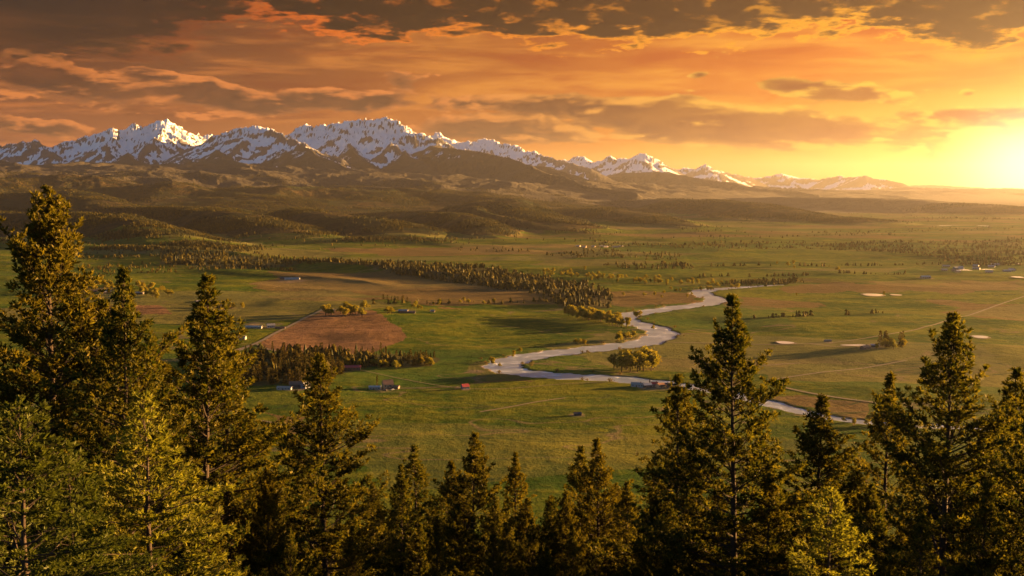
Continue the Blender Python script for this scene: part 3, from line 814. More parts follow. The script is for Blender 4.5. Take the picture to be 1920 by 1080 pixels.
def conifer(seed, H, R, kind='pine'):
    rg = np.random.default_rng(seed)
    lean = rg.normal(0, .006, 2)
    zs = np.linspace(0, H, 14)
    wob = np.cumsum(rg.normal(0, .035, (14, 2)), 0)
    TP = np.column_stack([lean[0]*zs*2+wob[:, 0]*.6, lean[1]*zs*2+wob[:, 1]*.6, zs])
    TR = np.interp(zs/H, [0, .05, .5, 1], [H*.0145, H*.011, H*.0065, .012])
    trunk = tubes([(TP, TR)], 8)
    axis = lambda z: np.array([np.interp(z, zs, TP[:, 0]), np.interp(z, zs, TP[:, 1]), z])
    limbs, tp, td, tl, tt = [], [], [], [], []
    z = H*.04; a = rg.uniform(0, 6.28)
    fir = kind != 'pine'
    # uneven crown: lobes by direction and height, a few gaps
    ph = rg.uniform(0, 6.28, 4)
    while z < H*.992:
        t = z/H
        prof = 1.12*(1-t)**.74 if not fir else (1-t)**.78
        if t < .15: prof *= .6 + t*2.6
        nb = 1 if t > .9 else int(rg.integers(1, 4))
        for _ in range(nb):
            a += 2.399 + rg.normal(0, .35)
            lob = 1 + .20*math.sin(2*a + ph[0] + z*.5) + .16*math.sin(z*1.15 + ph[1]) + .10*math.sin(3*a - z*.8 + ph[2])
            L = max(.22, R*prof*lob*rg.uniform(.62, 1.16))
            if rg.random() < .06 and t < .85: L *= 1.28
            if fir: e0 = np.interp(t, [0, .5, .9, 1], [-.15, .12, .6, 1.2]); cu = .10
            else: e0 = np.interp(t, [0, .4, .8, 1], [-.25, .10, .55, 1.25]); cu = .38
            e0 += rg.normal(0, .12)
            n = 7; p = axis(z).copy(); pts = [p.copy()]; el_ = e0; az_ = a
            for k in range(n-1):
                el_ += cu/(n-1)*rg.uniform(.2, 1.9); az_ += rg.normal(0, .07)
                p = p + np.array([math.cos(az_)*math.cos(el_), math.sin(az_)*math.cos(el_), math.sin(el_)])*L/(n-1)
                pts.append(p.copy())
            pts = np.array(pts); r0 = .008 + L*.0085
            limbs.append((pts, np.linspace(r0, .006, n)))
            # twigs
            nt_ = int(3 + L*(5.2 if not fir else 6.5))
            for q in range(nt_):
                s_ = rg.uniform(.16 if t > .75 else .24, 1.0)**.85; f = s_*(n-1); i = min(int(f), n-2); b = pts[i]+(pts[i+1]-pts[i])*(f-i)
                d0 = pts[i+1]-pts[i]; d0 /= np.linalg.norm(d0)
                sd = np.cross(d0, [0, 0, 1.]); sd /= np.linalg.norm(sd)+1e-9
                sg = 1 if q % 2 else -1
                out = d0*rg.uniform(.5, 1.0) + sd*sg*rg.uniform(.3, 1.0) + np.array([0, 0, rg.uniform(-.1, .45) if not fir else rg.uniform(-.12, .12)])
                out /= np.linalg.norm(out)
                tw = (.16 + .36*L*(1.06-s_))*rg.uniform(.6, 1.15); tw = min(tw, 1.15)
                m_ = max(1, int(tw/(.21 if not fir else .13)))
                if tw > .5: limbs.append((np.array([b, b+out*tw*.5+np.array([0, 0, .01]), b+out*tw]), np.array([.009, .006, .003])))
                for k in range(m_):
                    pos = b + out*tw*(k+1)/m_ + rg.normal(0, .03, 3)
                    tp.append(pos); td.append(out*.9 + np.array([0, 0, .35 if not fir else .08]) + d0*.2)
                    tl.append(rg.uniform(.17, .30) if not fir else rg.uniform(.13, .19)); tt.append(np.clip(.45+rg.normal(0, .28), 0, 1))
            tp.append(pts[-1]); td.append(pts[-1]-pts[-2]+np.array([0, 0, .02])); tl.append(.26); tt.append(.6)
        z += (.185 if not fir else .15)*rg.uniform(.6, 1.4)*(1 if t < .8 else .62)
    tp = np.array(tp); td = np.array(td); td /= np.linalg.norm(td, axis=1)[:, None]+1e-9; tl = np.array(tl)
    lv, lq = tubes(limbs, 4)
    k = {'pine': 'needle', 'fir': 'needle_light', 'dark': 'needle_green'}[kind]
    crown = tuft_mesh('crown', tp, td, tl, tl*(.155 if not fir else .13), 9 if not fir else 9, rg, M[k], .62 if not fir else .5, np.array(tt))
    return (mesh_np('trunk', trunk[0], quads=trunk[1], mats=[M['bark']], smooth=True),
            mesh_np('limbs', lv, quads=lq, mats=[M['bark']]), crown, H)

def thing(name, label, cat, loc, rz=0, group=None, sc=1.0):
    o = bpy.data.objects.new(name, None); scene.collection.objects.link(o)
    o.location = loc; o.rotation_euler = (0, 0, rz); o.empty_display_size = .5
    o.scale = (sc, sc, sc) if not hasattr(sc, '__len__') else sc
    o['label'] = label; o['category'] = cat
    if group: o['group'] = group
    return o
def put_tree(meshes, name, label, cat, x, y, z, sc, rz, group=None):
    t = thing(name, label, cat, (x, y, z), rz, group, sc)
    for nm, me in meshes: link(nm, me, t)
    return t

PINES = [conifer(100+i, 24.0, r, 'pine') for i, r in enumerate((7.0, 5.9, 6.6, 5.2, 7.4, 4.6))]
FIRS = [conifer(200, 12.0, 4.2, 'fir'), conifer(201, 12.0, 3.8, 'fir')]
DARKS = [conifer(300, 12.0, 4.8, 'dark')]
print('PINE FACES', [len(p[2].polygons) for p in PINES+FIRS+DARKS])
P_, F_, D_ = PINES, FIRS, DARKS
# (px of tip, py of tip, metres away, model, width scale, label)
FG = [
 (80,352,58,P_[4],1.0,'tallest golden brown pine at the left, its tip level with the far hills'),
 (212,502,50,P_[1],.92,'dark narrow pine with a spiky ragged tip, second tall pine from the left edge'),
 (178,560,56,P_[3],.9,'slim dark pine tucked between the tallest pine and the narrow spiky one'),
 (360,516,62,P_[2],1.08,'tall golden pine with a straight trunk, left of the dark wood in the valley'),
 (412,612,67,P_[3],1.0,'smaller pine tip peeping from behind the right side of the tall golden pine'),
 (270,738,38,F_[0],1.15,'pale yellow green young fir with a thin bare leader at lower left'),
 (28,752,31,D_[0],1.15,'soft dark green fir filling the lower left corner'),
 (128,842,36,D_[0],1.0,'low dark green fir just left of the pale young fir'),
 (607,664,72,P_[0],1.02,'broad conical pine standing alone in front of the green field, left of centre'),
 (786,835,96,P_[3],1.15,'dark small pine tip left of the pair of central pines'),
 (752,868,92,P_[5],1.0,'little dark pine crowding the left side of a small dark pine tip'),
 (876,812,88,P_[2],1.0,'golden pointed pine in the bottom centre, highest there before the green field'),
 (850,862,100,P_[1],1.0,'dark pine half hidden behind the golden pointed pine at bottom centre'),
 (965,850,108,P_[5],1.0,'slim dark spire of a pine just right of the golden central pine'),
 (1080,836,99,P_[3],1.05,'left one of two pines with touching crowns right of centre'),
 (1131,824,92,P_[1],1.0,'right and taller one of two pines with touching crowns right of centre'),
 (1175,900,90,P_[5],1.1,'short golden pine on the right flank of the two touching pines'),
 (1277,700,80,P_[3],1.1,'golden pine whose tip meets the river bank farmstead'),
 (1395,554,66,P_[2],.95,'tall open pine with layered limbs in front of the river, right of centre'),
 (1524,742,74,P_[1],1.12,'rounded golden pine right of the tall open pine'),
 (1548,915,44,F_[1],1.05,'bright green young fir with feathery sprays at bottom right'),
 (1660,700,78,P_[5],1.05,'slender dark pine left of the broad right hand pine'),
 (1776,588,60,P_[0],1.0,'broad hazy pine with a dense rounded top at the right'),
 (1893,690,66,P_[3],1.0,'narrow dark pine beside the right edge of the photo'),
 (1735,940,52,P_[5],.9,'small golden pine below the broad right hand pine'),
 (388,898,50,P_[1],.8,'short brownish pine right of the pale young fir'),
 (500,880,60,P_[4],.75,'low spreading pine between the tall golden pine and the lone conical pine'),
 (818,962,62,P_[5],.85,'small sunlit pine at the bottom edge left of the central pine'),
 (1074,978,60,P_[5],.8,'tiny pale pine at the bottom edge under the two touching pines'),
 (925,930,80,P_[0],.8,'bushy low pine right of the central pine at the bottom edge'),
 (990,935,92,P_[2],.85,'dark bushy pine at the foot of the slim spire'),
 (1440,862,64,P_[5],.9,'thin golden pine standing in front of the tall open pine'),
 (1225,930,78,P_[4],.75,'spreading dark pine filling the gap left of the open pine'),
 (1345,900,74,P_[0],.8,'leafy dark pine at the left foot of the tall open pine'),
 (1600,880,76,P_[4],.8,'wide dark pine between the bright young fir and the slender dark pine'),
 (1840,900,56,P_[2],.8,'shaded pine in the lower right corner under the narrow pine'),
 (700,905,84,P_[2],.85,'shaded bushy pine right of the lone conical pine'),
 (655,985,58,P_[1],.8,'low pine at the bottom edge below the lone conical pine'),
 (540,985,52,P_[3],.8,'small dark pine at the bottom edge left of the lone conical pine'),
 (-60,640,52,P_[1],1.0,'pine cut by the left edge beside the tallest pine'),
 (1960,700,58,P_[0],.95,'pine cut by the right edge of the photo'),
 (290,640,72,P_[5],1.1,'dim pine seen between the narrow spiky pine and the tall golden pine'),
]
rt = random.Random(77)
for i, (px_, py_, D, mdl, ws, lab) in enumerate(FG):
    X_, Y_, Zt = at_dist(px_, py_, D)
    zg = ground_z(X_, Y_); s_ = (Zt - zg)/mdl[3]
    ws *= 1.1; w_ = s_*ws if s_ < 1.0 else ws*(s_**.6)
    nm = {id(FIRS[0]): 'young_fir', id(FIRS[1]): 'young_fir', id(DARKS[0]): 'fir_tree'}.get(id(mdl), 'pine_tree')
    put_tree([('trunk', mdl[0]), ('limbs', mdl[1]), ('crown', mdl[2])], nm, lab, 'fir' if 'fir' in nm else 'pine', X_, Y_, zg-.2, (w_, w_, s_), rt.uniform(0, 6.28), 'conifers on the near hillside')
# lower tops that close the gaps along the bottom edge
k = 0
for i in range(600):
    px_ = -60 + (i*26) % 2050 + rt.uniform(-14, 14); D = rt.uniform(66, 140); py_ = rt.uniform(905, 1000) if i < 79 else rt.uniform(960, 1075)
    X_, Y_, Zt = at_dist(px_, py_, D); zg = ground_z(X_, Y_)
    if Zt - zg < 8 or Zt-zg > 27: continue
    mdl = PINES[rt.randrange(6)]; s_ = (Zt-zg)/24.0
    put_tree([('trunk', mdl[0]), ('limbs', mdl[1]), ('crown', mdl[2])], 'pine_tree', 'dim pine top among the crowded pines along the bottom edge', 'pine', X_, Y_, zg-.2, (s_*.9, s_*.9, s_), rt.uniform(0, 6.28), 'crowded pines along the bottom edge')
    k += 1
    if k >= 165: break

# ---------------------------------------------------------------- small trees for the valley
def far_conifer(seed, H=16.0, R=3.0):
    rg = np.random.default_rng(seed); n = 210
    t = rg.random(n)**1.25; z = H*(.07+.93*t); rad = R*(1-t)**.8*rg.uniform(.25, 1.05, n)*(1+.25*np.sin(z*1.3))
    a = rg.uniform(0, 6.28, n)
    pos = np.stack([rad*np.cos(a)*.6, rad*np.sin(a)*.6, z], 1)
    d = np.stack([np.cos(a), np.sin(a), rg.uniform(-.3, .25, n)], 1)
    tp = np.array([[0, 0, H-.9]]*3); pos = np.vstack([pos, tp]); d = np.vstack([d, [[0, 0, 1.]]*3])
    cr = tuft_mesh('crown', pos, d, np.full(n+3, 1.25), np.full(n+3, .42), 2, rg, M['wneedle'], .35)
    tv = tubes([([(0, 0, -.5), (0, 0, H*.5), (0, 0, H*.93)], [.24, .16, .04])], 5)
    return mesh_np('trunk', tv[0], quads=tv[1], mats=[M['bark']]), cr
def broadleaf(seed, H=14.0, R=4.6, mt='leaf', n=520, ls=1.15):
    rg = np.random.default_rng(seed)
    nl = 9; cen = np.stack([rg.normal(0, R*.38, nl), rg.normal(0, R*.38, nl), rg.uniform(H*.36, H*.82, nl)], 1)
    cen[0] = (0, 0, H*.80); rr = rg.uniform(.30, .48, nl)*R*1.05
    i = rg.integers(0, nl, n); v = rg.normal(0, 1, (n, 3)); v /= np.linalg.norm(v, axis=1)[:, None]
    pos = cen[i] + v*(rr[i]*rg.uniform(.55, 1.1, n))[:, None]
    cr = tuft_mesh('crown', pos, v*.5, np.full(n, .95*ls), np.full(n, .36*ls), 2, rg, M[mt], .8)
    paths = [([(0, 0, -.5), (.1, 0, H*.3), (0, .1, H*.72)], [.34, .26, .08])]
    for c in cen[:6]: paths.append(([(0, 0, H*.2), tuple(c*.6+np.array([0, 0, H*.12])), tuple(c)], [.16, .10, .03]))
    tv = tubes(paths, 5)
    return mesh_np('trunk', tv[0], quads=tv[1], mats=[M['bark']]), cr
FC = [far_conifer(400+i, 16, r) for i, r in enumerate((3.0, 2.5, 3.5, 2.8, 3.2))]
BL_ = [broadleaf(500+i, 14, r) for i, r in enumerate((4.6, 5.2, 3.6, 4.0))]
SH = [broadleaf(600+i, 3.2, 2.6, 'shrub', 120, .6) for i in range(3)]
rv = random.Random(9)
def plant(kind, px_, py_, h, label, group, name=None, w=1.0):
    x_, y_, _ = on_plane(px_, py_); zg = ground_z(x_, y_)
    if zg > 3:   # on raised ground: walk to where the sight line meets it
        for _ in range(4):
            x_, y_, _ = on_plane(px_, py_, zg); zg = ground_z(x_, y_)
    base, H0, nm, cat = {'c': (FC, 16.0, 'conifer', 'conifer'), 'b': (BL_, 14.0, 'cottonwood', 'broadleaf tree'), 's': (SH, 3.2, 'shrub', 'shrub')}[kind]
    me = rv.choice(base); s_ = h/H0
    put_tree([('trunk', me[0]), ('crown', me[1])], name or nm, label, cat, x_, y_, zg-.15, (s_*w, s_*w, s_), rv.uniform(0, 6.28), group)
def pt_in(P):
    xs = [p[0] for p in P]; ys = [p[1] for p in P]
    while True:
        a, b = rv.uniform(min(xs), max(xs)), rv.uniform(min(ys), max(ys))
        if in_poly(np.array([a]), np.array([b]), P)[0]: return a, b
for i in range(190):
    a, b = pt_in(WOODS[0]); plant('c', a, b+3, rv.uniform(13, 21), 'dark conifer packed in the wood below the brown field', 'conifers in the valley wood', None, 1.5)
for i in range(34):
    a, b = pt_in(WOODS[1]); plant('c', a, b, rv.uniform(10, 17), 'conifer in the strip of trees behind the red barn', 'conifers behind the red barn', None, 1.4)
def belt(kind, pts, n, jx, jy, h0, h1, label, group, w=1.0):
    P = np.array(pts, float); d = np.hypot(*(np.diff(P, axis=0).T)); s_ = np.concatenate([[0], np.cumsum(d)])
    for i in range(n):
        u = rv.uniform(0, s_[-1]); a = np.interp(u, s_, P[:, 0]) + rv.gauss(0, jx); b = np.interp(u, s_, P[:, 1]) + rv.gauss(0, jy)
        plant(kind, a, b, rv.uniform(h0, h1), label, group, None, w*1.3)
belt('b', [(640,684),(700,686),(760,688),(815,684)], 22, 6, 2, 9, 14, 'yellow green broadleaf tree along the strip behind the red barn', 'broadleaf trees behind the red barn')
belt('b', [(1064,588),(1100,597),(1140,606),(1176,612)], 48, 6, 3, 14, 24, 'yellow green cottonwood in the row on the left bank of the bend', 'cottonwoods on the left river bank')
belt('b', [(1156,640),(1184,638)], 7, 5, 2, 13, 17, 'cottonwood in the small clump inside the river bend', 'cottonwoods inside the bend')
belt('b', [(1150,692),(1190,694),(1235,693)], 22, 10, 3, 14, 34, 'tall golden cottonwood in the grove between the river arms', 'cottonwoods between the river arms')
belt('b', [(1070,647),(1095,645)], 4, 5, 1, 8, 12, 'small bush like tree on the bank above the middle reach', 'small trees on the middle reach')
belt('b', [(916,682),(935,675),(960,667),(990,660)], 9, 4, 1.5, 6, 10, 'small yellow tree at the outer bank of the wide bend', 'small trees at the wide bend')
belt('b', [(1192,592),(1196,596)], 3, 3, 1, 12, 17, 'tree on the gravel spit where the river splits', 'trees on the gravel spit')
belt('b', [(612,590),(640,590),(655,594),(680,586)], 14, 6, 3, 15, 24, 'tall cottonwood around the small white house at the corner of the brown field', 'cottonwoods round the white house')
belt('b', [(726,590),(742,588)], 5, 4, 1.5, 14, 18, 'golden tree left of the grey farmstead in the meadow', 'trees at the grey farmstead')
belt('b', [(760,584),(850,566),(880,568),(945,574)], 13, 8, 2, 8, 14, 'small tree in the loose row across the tan slope', 'trees across the tan slope')
belt('c', [(700,562),(750,564),(800,574)], 10, 10, 2, 9, 14, 'dark conifer in the loose row across the tan slope', 'conifers across the tan slope')
belt('b', [(1010,512),(1100,518),(1200,526),(1300,532),(1385,540)], 90, 8, 3.2, 11, 17, 'golden tree in the long belt beyond the river bend', 'trees in the belt beyond the bend')
belt('b', [(1180,560),(1240,548),(1280,555)], 10, 14, 4, 9, 13, 'small tree on the dry flat left of the far bend', 'trees on the dry flat')
belt('b', [(150,545),(200,536),(250,545),(310,556)], 46, 10, 5, 14, 22, 'pale golden tree in the grove showing between the left pines', 'trees in the left grove')
belt('b', [(1560,790),(1640,796),(1760,802)], 16, 12, 3, 6, 11, 'dull low willow on the narrow river arm behind the right pines', 'willows behind the right pines')
belt('b', [(385,574),(410,580),(440,582)], 9, 6, 2, 10, 15, 'golden tree behind the dark roofed farmhouse', 'trees behind the dark farmhouse')
belt('c', [(1640,650),(1660,648),(1700,650)], 6, 8, 3, 15, 30, 'dark conifer by the farm buildings on the right meadow', 'conifers at the right farm')
belt('b', [(1640,655),(1680,652),(1715,650)], 7, 10, 3, 10, 17, 'rusty tree by the farm buildings on the right meadow', 'broadleaf trees at the right farm')
belt('b', [(1420,497),(1613,508),(1660,508)], 5, 14, 4, 12, 20, 'lone tree standing in the far green meadows on the right', 'lone trees in the far meadows')
for (a, b, h, k, lab) in [(511,657,14,'c','single dark conifer beside the curved track'), (679,662,13,'c','dark conifer at the left end above the broadleaf strip'), (714,660,17,'c','taller of two dark conifers above the broadleaf strip'), (723,661,12,'c','shorter of two dark conifers above the broadleaf strip'),
                          (707,724,14,'c','dark conifer left of the big roofed farmhouse'), (1218,724,9,'c','little conifer behind the riverside farmstead'), (937,730-45,8,'b','lone bush on the outer bank of the wide bend'), (1225,616,11,'b','lone tree on the right bank inside the bend'), (1494,553,9,'b','lone low tree left of the white rimmed pond'),
                          (1658,552,12,'b','rounded tree right of the white rimmed pond')]:
    plant(k, a, b, h, lab, None)
for i in range(60):
    j = rv.randrange(20, len(RIV)-60); w_ = RIV[j, 2]; T_ = RIV[j+1, :2]-RIV[j-1, :2]; T_ /= np.linalg.norm(T_); sg = rv.choice((-1, 1))
    q = RIV[j, :2] + np.array([-T_[1], T_[0]])*sg*(w_+rv.uniform(6, 20)); me = rv.choice(SH); s_ = rv.uniform(.7, 1.6)
    put_tree([('trunk', me[0]), ('crown', me[1])], 'shrub', 'low brown green shrub on the river bank', 'shrub', q[0], q[1], ground_z(q[0], q[1])-.1, s_, rv.uniform(0, 6.28), 'shrubs on the river banks')

# ---------------------------------------------------------------- woods too large to count : one mesh each, little ragged cones and rounds
def woodland(name, x, y, z, h, conif, tint, label=None, fine=False):
    n = len(x); rg = np.random.default_rng(len(x))
    S_ = 5; lay = 2
    V = []; 
    a0 = rg.uniform(0, 6.28, n)
    w = np.where(conif, .21, .42)*h*rg.uniform(.8, 1.25, n)
    Vs, F = [], []
    # two stacked spiky skirts plus tip
    zz = [np.where(conif, .08, .12)*h, np.where(conif, .42, .62)*h]; tops = [np.where(conif, .66, .80)*h, h]
    ww = [w, w*np.where(conif, .62, .86)]
    off = 0
    for l in range(2):
        ring = []
        for k in range(S_):
            a = a0 + k*2*math.pi/S_ + l*.6 + rg.normal(0, .25, n); q = ww[l]*rg.uniform(.6, 1.25, n)
            ring.append(np.stack([x+q*np.cos(a), y+q*np.sin(a), z+zz[l]+h*rg.uniform(-.06, .06, n)], 1))
        tip = np.stack([x+rg.normal(0, .04, n)*h*np.where(conif, .3, 1), y+rg.normal(0, .04, n)*h*np.where(conif, .3, 1), z+tops[l]], 1)
        Vs.append(np.stack(ring+[tip], 1))
    V = np.concatenate(Vs, 1)            # n, 12, 3
    base = np.arange(n)[:, None]*12
    tr = []
    for l in range(2):
        for k in range(S_): tr.append(np.concatenate([base+l*6+k, base+l*6+(k+1) % S_, base+l*6+5], 1))
    tr = np.stack(tr, 1).reshape(-1, 3)
    me = mesh_np(name, V.reshape(-1, 3), tris=tr, mats=[M['forest']])
    fattr(me, 'tint', np.repeat(np.clip(tint, 0, 1), 12))
    o = link(name, me); o['kind'] = 'stuff'
    if label: o['label'] = label
    return o
rw2 = np.random.default_rng(3)
# foothill forest
n = 560000
az_ = rw2.uniform(math.radians(-28), math.radians(28), n); r_ = 3600*np.exp(rw2.random(n)*math.log(13500/3600))
x_, y_ = r_*np.sin(az_), r_*np.cos(az_)
z_ = terrain(x_, y_)
keep = (rw2.random(n) < wood_density(x_, y_, z_)*.9 + .006*(r_ > 4200)) & (z_ > 4)
x_, y_, z_ = x_[keep], y_[keep], z_[keep]
tn = fbm(x_/300, y_/300, 3, 33)
cn = rw2.random(len(x_)) < (.72 - tn*.5)
woodland('forest', x_, y_, z_-.5, rw2.uniform(8, 16, len(x_)), cn, np.where(cn, .15, .6)+rw2.normal(0, .2, len(x_))+tn*.5, 'forest covering the foothills')
print('FOOTHILL TREES', len(x_))
def scatter_poly(polys_px, n, rg):
    X2, Y2 = [], []
    for P, m_ in polys_px:
        W = wp(P); xs = [p[0] for p in W]; ys = [p[1] for p in W]; c = 0
        a = rg.uniform(min(xs), max(xs), m_*12); b = rg.uniform(min(ys), max(ys), m_*12)
        k = in_poly(a, b, W); k &= (rg.random(len(a)) < .15 + .85*sst(fbm(a/130, b/130, 3, 44), -.25, .15)); X2.append(a[k][:m_]); Y2.append(b[k][:m_])
    return np.concatenate(X2), np.concatenate(Y2)
x_, y_ = scatter_poly([(WOODS[2], 2600), (WOODS[3], 600), (WOODS[0], 200), (WOODS[1], 60)], 0, rw2); z_ = terrain(x_, y_)
cn = rw2.random(len(x_)) < .62
woodland('wood_belt', x_, y_, z_-.4, 4+16*rw2.random(len(x_))**.8, cn, np.where(cn, .2, .65)+rw2.normal(0, .18, len(x_)), 'mixed wood in a long belt across the middle of the valley')
FARB = [([(1290,455),(1500,455),(1700,462),(1720,472),(1500,468),(1330,470)], 420), ([(1560,456),(1930,450),(1930,490),(1740,485),(1650,472)], 900), ([(1730,480),(1930,484),(1930,500),(1800,498)], 260),
        ([(1000,478),(1130,470),(1280,478),(1270,490),(1100,486)], 200), ([(1130,500),(1290,495),(1300,505),(1180,510)], 120), ([(1350,531),(1500,524),(1512,530),(1380,541)], 160), ([(1100,452),(1320,462),(1310,468),(1120,462)], 160),
        ([(1500,436),(1900,425),(1900,430),(1560,441)], 160), ([(150,500),(330,492),(560,500),(560,508),(350,508),(160,520)], 260), ([(150,470),(420,468),(560,482),(400,486),(150,488)], 380), ([(850,462),(1000,468),(990,474),(860,470)], 40), ([(1400,600),(1660,588),(1662,590),(1402,602)], 30), ([(1300,520),(1700,512),(1702,514),(1302,522)], 60), ([(1330,500),(1900,492),(1902,494),(1332,502)], 90), ([(1290,442),(1700,440),(1700,442),(1290,444)], 60), ([(700,575),(1040,566),(1042,569),(700,578)], 30)]
x_, y_ = scatter_poly(FARB, 0, rw2); z_ = terrain(x_, y_)
cn = rw2.random(len(x_)) < .25
woodland('far_tree_belt', x_, y_, z_-.4, rw2.uniform(4, 14, len(x_)), cn, np.where(cn, .25, .75)+rw2.normal(0, .2, len(x_)), 'rows of golden trees across the far valley floor')
# ================================================================ BUILDINGS
def boxv(x0, x1, y0, y1, z0, z1):
    v = [(x0,y0,z0),(x1,y0,z0),(x1,y1,z0),(x0,y1,z0),(x0,y0,z1),(x1,y0,z1),(x1,y1,z1),(x0,y1,z1)]
    f = [(0,3,2,1),(4,5,6,7),(0,1,5,4),(1,2,6,5),(2,3,7,6),(3,0,4,7)]; return v, f
def boxes(name, bl, m):
    V, F = [], []
    for b in bl:
        v, f = boxv(*b); o = len(V); V += v; F += [tuple(i+o for i in q) for q in f]
    me = bpy.data.meshes.new(name); me.from_pydata(V, [], F); me.materials.append(m); return me
def gable(name, L, W, h, rise, over, m, thick=.25):
    x0, x1 = -L/2-over, L/2+over; e = W/2+over; zl = h - over*rise/(W/2)
    V = []; 
    for x in (x0, x1): V += [(x,-e,zl),(x,0,h+rise),(x,e,zl),(x,e,zl+thick),(x,0,h+rise+thick),(x,-e,zl+thick)]
    F = [(0,1,7,6),(1,2,8,7),(2,3,9,8),(3,4,10,9),(4,5,11,10),(5,0,6,11),(0,5,4,1),(1,4,3,2),(6,7,10,11),(7,8,9,10)]
    me = bpy.data.meshes.new(name); me.from_pydata(V, [], F); me.materials.append(m); return me
def walls(L, W, h, rise, m):
    l, w = L/2, W/2
    V = [(-l,-w,-1.5),(l,-w,-1.5),(l,w,-1.5),(-l,w,-1.5),(-l,-w,h),(l,-w,h),(l,w,h),(-l,w,h),(-l,0,h+rise-.05),(l,0,h+rise-.05)]
    F = [(0,1,5,4),(2,3,7,6),(1,2,6,9,5),(3,0,4,8,7),(4,5,9,8),(6,7,8,9),(0,3,2,1)]
    me = bpy.data.meshes.new('walls'); me.from_pydata(V, [], F); me.materials.append(m); return me
COL = {'red': (.24,.03,.03), 'white': (.27,.26,.25), 'grey': (.22,.22,.24), 'brown': (.11,.065,.045), 'dark': (.06,.045,.045), 'tan': (.30,.21,.13), 'blue': (.09,.11,.16), 'pale': (.19,.18,.17), 'orange': (.15,.07,.035)}
for k_, v_ in COL.items(): M['b_'+k_] = simple('paint_'+k_, v_, .6, .15, .5, .35)
M['glass'] = simple('window_glass', (.03,.035,.045), .15, .1, 1, .6)
def building(name, label, cat, px_, py_, L, W, h, rise, roof, wall, rot=0, chimney=False, group=None):
    x_, y_, _ = on_plane(px_, py_); zg = ground_z(x_, y_)
    if zg > 3:
        for _ in range(4): x_, y_, _ = on_plane(px_, py_, zg); zg = ground_z(x_, y_)
    t = thing(name, label, cat, (x_, y_, zg), math.radians(rot), group)
    link('walls', walls(L, W, h, rise, M['b_'+wall]), t)
    r = link('roof', gable('roof', L, W, h, rise, .5, M['b_'+roof]), t)
    if chimney: link('chimney', boxes('chimney', [(L*.2, L*.2+.9, -.5, .4, h+rise*.6, h+rise+1.2)], M['b_brown']), r)
    d = link('door', boxes('door', [(-L*.08-.6, -L*.08+.9, -W/2-.06, -W/2+.05, 0, min(h*.75, 2.6))], M['b_dark']), t)
    for fx in (-.34, .14, .34):
        link('window', boxes('window', [(fx*L-.7, fx*L+.7, -W/2-.05, -W/2+.05, h*.42, h*.75)], M['glass']), t)
    return t
B = building
B('barn', 'long low barn with a bright red roof in front of the dark wood', 'barn', 660, 694, 24, 10, 4.2, 2.4, 'red', 'brown', 6)
B('shed', 'brown lean shed against the left end of the red roofed barn', 'shed', 640, 694, 13, 7, 3, 1.4, 'orange', 'brown', 6)
B('shed', 'low white roofed shed at the foot of the wood', 'shed', 534, 732, 19, 8, 3, 1.3, 'pale', 'grey', -8)
B('farmhouse', 'dark brown roofed farmhouse at the right foot of the wood', 'house', 556, 727, 18, 10, 4, 3.4, 'brown', 'dark', 10, True)
B('house', 'small blue grey house beside the dark brown farmhouse', 'house', 573, 729, 10, 8, 4.5, 2.6, 'grey', 'blue', 60)
B('farmhouse', 'steep roofed farmhouse standing in the near green field', 'house', 727, 726, 13, 11, 5, 5, 'brown', 'tan', 20, True)
B('shed', 'low white shed left of the steep roofed farmhouse', 'shed', 703, 729, 15, 7, 3, 1.4, 'white', 'pale', 0)
B('shed', 'rusty outbuilding right of the steep roofed farmhouse', 'shed', 742, 728, 9, 6, 2.8, 1.4, 'orange', 'brown', -15)
B('cottage', 'tiny blue cottage with a red roof alone in the near field', 'house', 872, 729, 9, 7, 3.4, 2.8, 'red', 'blue', 25)
B('hut', 'dark hut on a bare patch in the near field', 'hut', 1083, 783, 8, 5, 2.4, 1.2, 'dark', 'dark', 5)
for i, (a, b, L, W, r, w, lab) in enumerate([(1196,725,17,6,'pale','grey','long pale roofed shed at the left of the riverside farmstead'), (1213,726,11,7,'grey','brown','grey roofed barn next to the long shed of the riverside farmstead'),
     (1227,724,9,7,'red','white','white walled house with a rust red roof in the riverside farmstead'), (1238,726,10,7,'orange','tan','orange roofed house in the middle of the riverside farmstead'),
     (1249,724,9,8,'dark','pale','dark roofed pale house in the riverside farmstead'), (1259,727,11,7,'brown','dark','brown house at the right end of the riverside farmstead')]):
    B('farm_building', lab, 'house', a, b, L, W, 3.4, 2.2, r, w, i*37 % 60-20, i % 2 == 0, 'riverside farmstead')
B('barn', 'very long white roofed barn on the tan slope', 'barn', 548, 524, 42, 12, 4, 2.0, 'white', 'white', 4)
B('shed', 'small dark shed left of the long white barn', 'shed', 530, 523, 13, 9, 4, 2, 'dark', 'dark', 0)
B('farmhouse', 'dark roofed farmhouse on the left meadow below golden trees', 'house', 425, 580, 24, 14, 4.5, 4.0, 'brown', 'brown', 15, True)
B('shed', 'brown shed left of the dark roofed farmhouse', 'shed', 408, 579, 16, 8, 3, 1.5, 'brown', 'dark', 0)
B('greenhouse', 'long low pale greenhouse west of the grey gabled house', 'greenhouse', 476, 615, 30, 9, 2.8, 1.3, 'white', 'pale', -4)
B('house', 'grey gabled house above the corner of the track', 'house', 508, 614, 14, 10, 4.2, 3, 'pale', 'grey', 20, True)
B('shed', 'rusty shed right of the grey gabled house', 'shed', 525, 616, 18, 6, 2.6, 1.2, 'orange', 'brown', 5)
B('barn', 'white roofed barn left of where the track splits', 'barn', 449, 636, 22, 10, 3.6, 2, 'white', 'pale', -3)
B('shed', 'dark low shed left of the white roofed barn at the track', 'shed', 430, 634, 14, 8, 2.8, 1.4, 'brown', 'dark', 0)
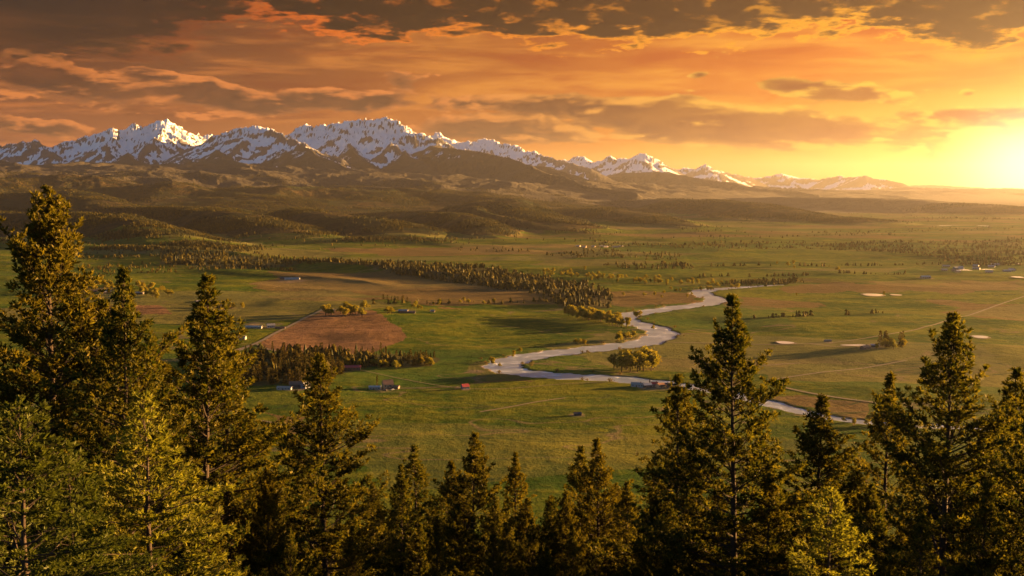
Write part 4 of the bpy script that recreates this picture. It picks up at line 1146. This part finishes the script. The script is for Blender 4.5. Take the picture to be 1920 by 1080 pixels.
B('house', 'small white house under cottonwoods at the corner of the brown field', 'house', 620, 586, 13, 9, 4, 2.6, 'white', 'white', 10, True)
B('farmhouse', 'grey roofed farmstead house in the middle meadow', 'house', 756, 586, 19, 10, 4, 2.6, 'pale', 'brown', -5, True)
B('shed', 'brown shed right of the grey roofed farmstead house', 'shed', 771, 587, 16, 7, 2.6, 1.3, 'brown', 'dark', 0)
B('hut', 'lone pale hut in the middle meadow', 'hut', 811, 585, 9, 6, 3, 1.4, 'pale', 'tan', 0)
B('house', 'white roofed house in the far green meadows at the right', 'house', 1735, 522, 26, 14, 5, 3, 'white', 'tan', 3)
B('farmhouse', 'brown farmhouse among trees on the right meadow', 'house', 1622, 655, 14, 9, 3.6, 2.6, 'brown', 'dark', 30, True)
B('shed', 'yellowish shed beside the road on the right meadow', 'shed', 1552, 643, 12, 5, 2.6, 1.1, 'tan', 'tan', 8)
B('shed', 'brown shed behind the farmhouse among trees on the right meadow', 'shed', 1640, 650, 12, 7, 2.8, 1.4, 'grey', 'brown', -10)
rb = random.Random(4)
for i in range(7): B('farm_building', 'distant pale roofed building at the foot of the forested spurs', 'farm building', 1086+i*13+rb.uniform(-4, 4), 464+rb.uniform(-3, 4), rb.uniform(14, 30), 10, 4, 2.2, rb.choice(['white','pale','grey']), 'tan', rb.uniform(-30, 30), False, 'buildings at the foot of the spurs')
for i in range(16): B('farm_building', 'distant small building in the hazy village at the right edge', 'farm building', rb.uniform(1765, 1915), rb.uniform(497, 512), rb.uniform(14, 26), 10, 4.5, 2.4, rb.choice(['white','pale','orange','grey']), rb.choice(['tan','pale']), rb.uniform(-40, 40), False, 'buildings in the hazy village')
for i, (a, b) in enumerate([(230,548),(262,552),(175,548),(200,550)]): B('farm_building', 'farm building under the golden grove seen between the left pines', 'farm building', a, b, 18, 9, 3.6, 2, ['pale','grey','brown','white'][i], 'dark', i*20-20, False, 'farm buildings at the left grove')
# vehicles parked in the yard of the steep roofed farmhouse
def pickup(label, px_, py_, c, rot):
    x_, y_, _ = on_plane(px_, py_); t = thing('pickup_truck', label, 'truck', (x_, y_, ground_z(x_, y_)), math.radians(rot))
    b = link('body', boxes('body', [(-2.6, 2.6, -.95, .95, .5, 1.15)], M['b_'+c]), t); link('cab', boxes('cab', [(-.3, 1.4, -.85, .85, 1.151, 1.85)], M['b_'+c]), t)
    link('windscreen', boxes('windscreen', [(1.4, 1.43, -.75, .75, 1.2, 1.75)], M['glass']), t)
    for sx in (-1.7, 1.7):
        for sy in (-.97, .75):
            V = [(sx, sy, .42)] + [(sx+.4*math.cos(k*math.pi/6), sy, .42+.4*math.sin(k*math.pi/6)) for k in range(12)]
            V += [(a, b_+.22, c_) for a, b_, c_ in V]; F = [(0, 1+k, 1+(k+1) % 12) for k in range(12)] + [(13, 14+(k+1) % 12, 14+k) for k in range(12)] + [(1+k, 14+k, 14+(k+1) % 12, 1+(k+1) % 12) for k in range(12)]
            me = bpy.data.meshes.new('wheel'); me.from_pydata(V, [], F); me.materials.append(M['b_dark']); link('wheel', me, t)
pickup('white pickup parked right of the steep roofed farmhouse', 736, 731, 'white', 30)
pickup('dark pickup parked in front of the steep roofed farmhouse', 722, 732, 'dark', -20)
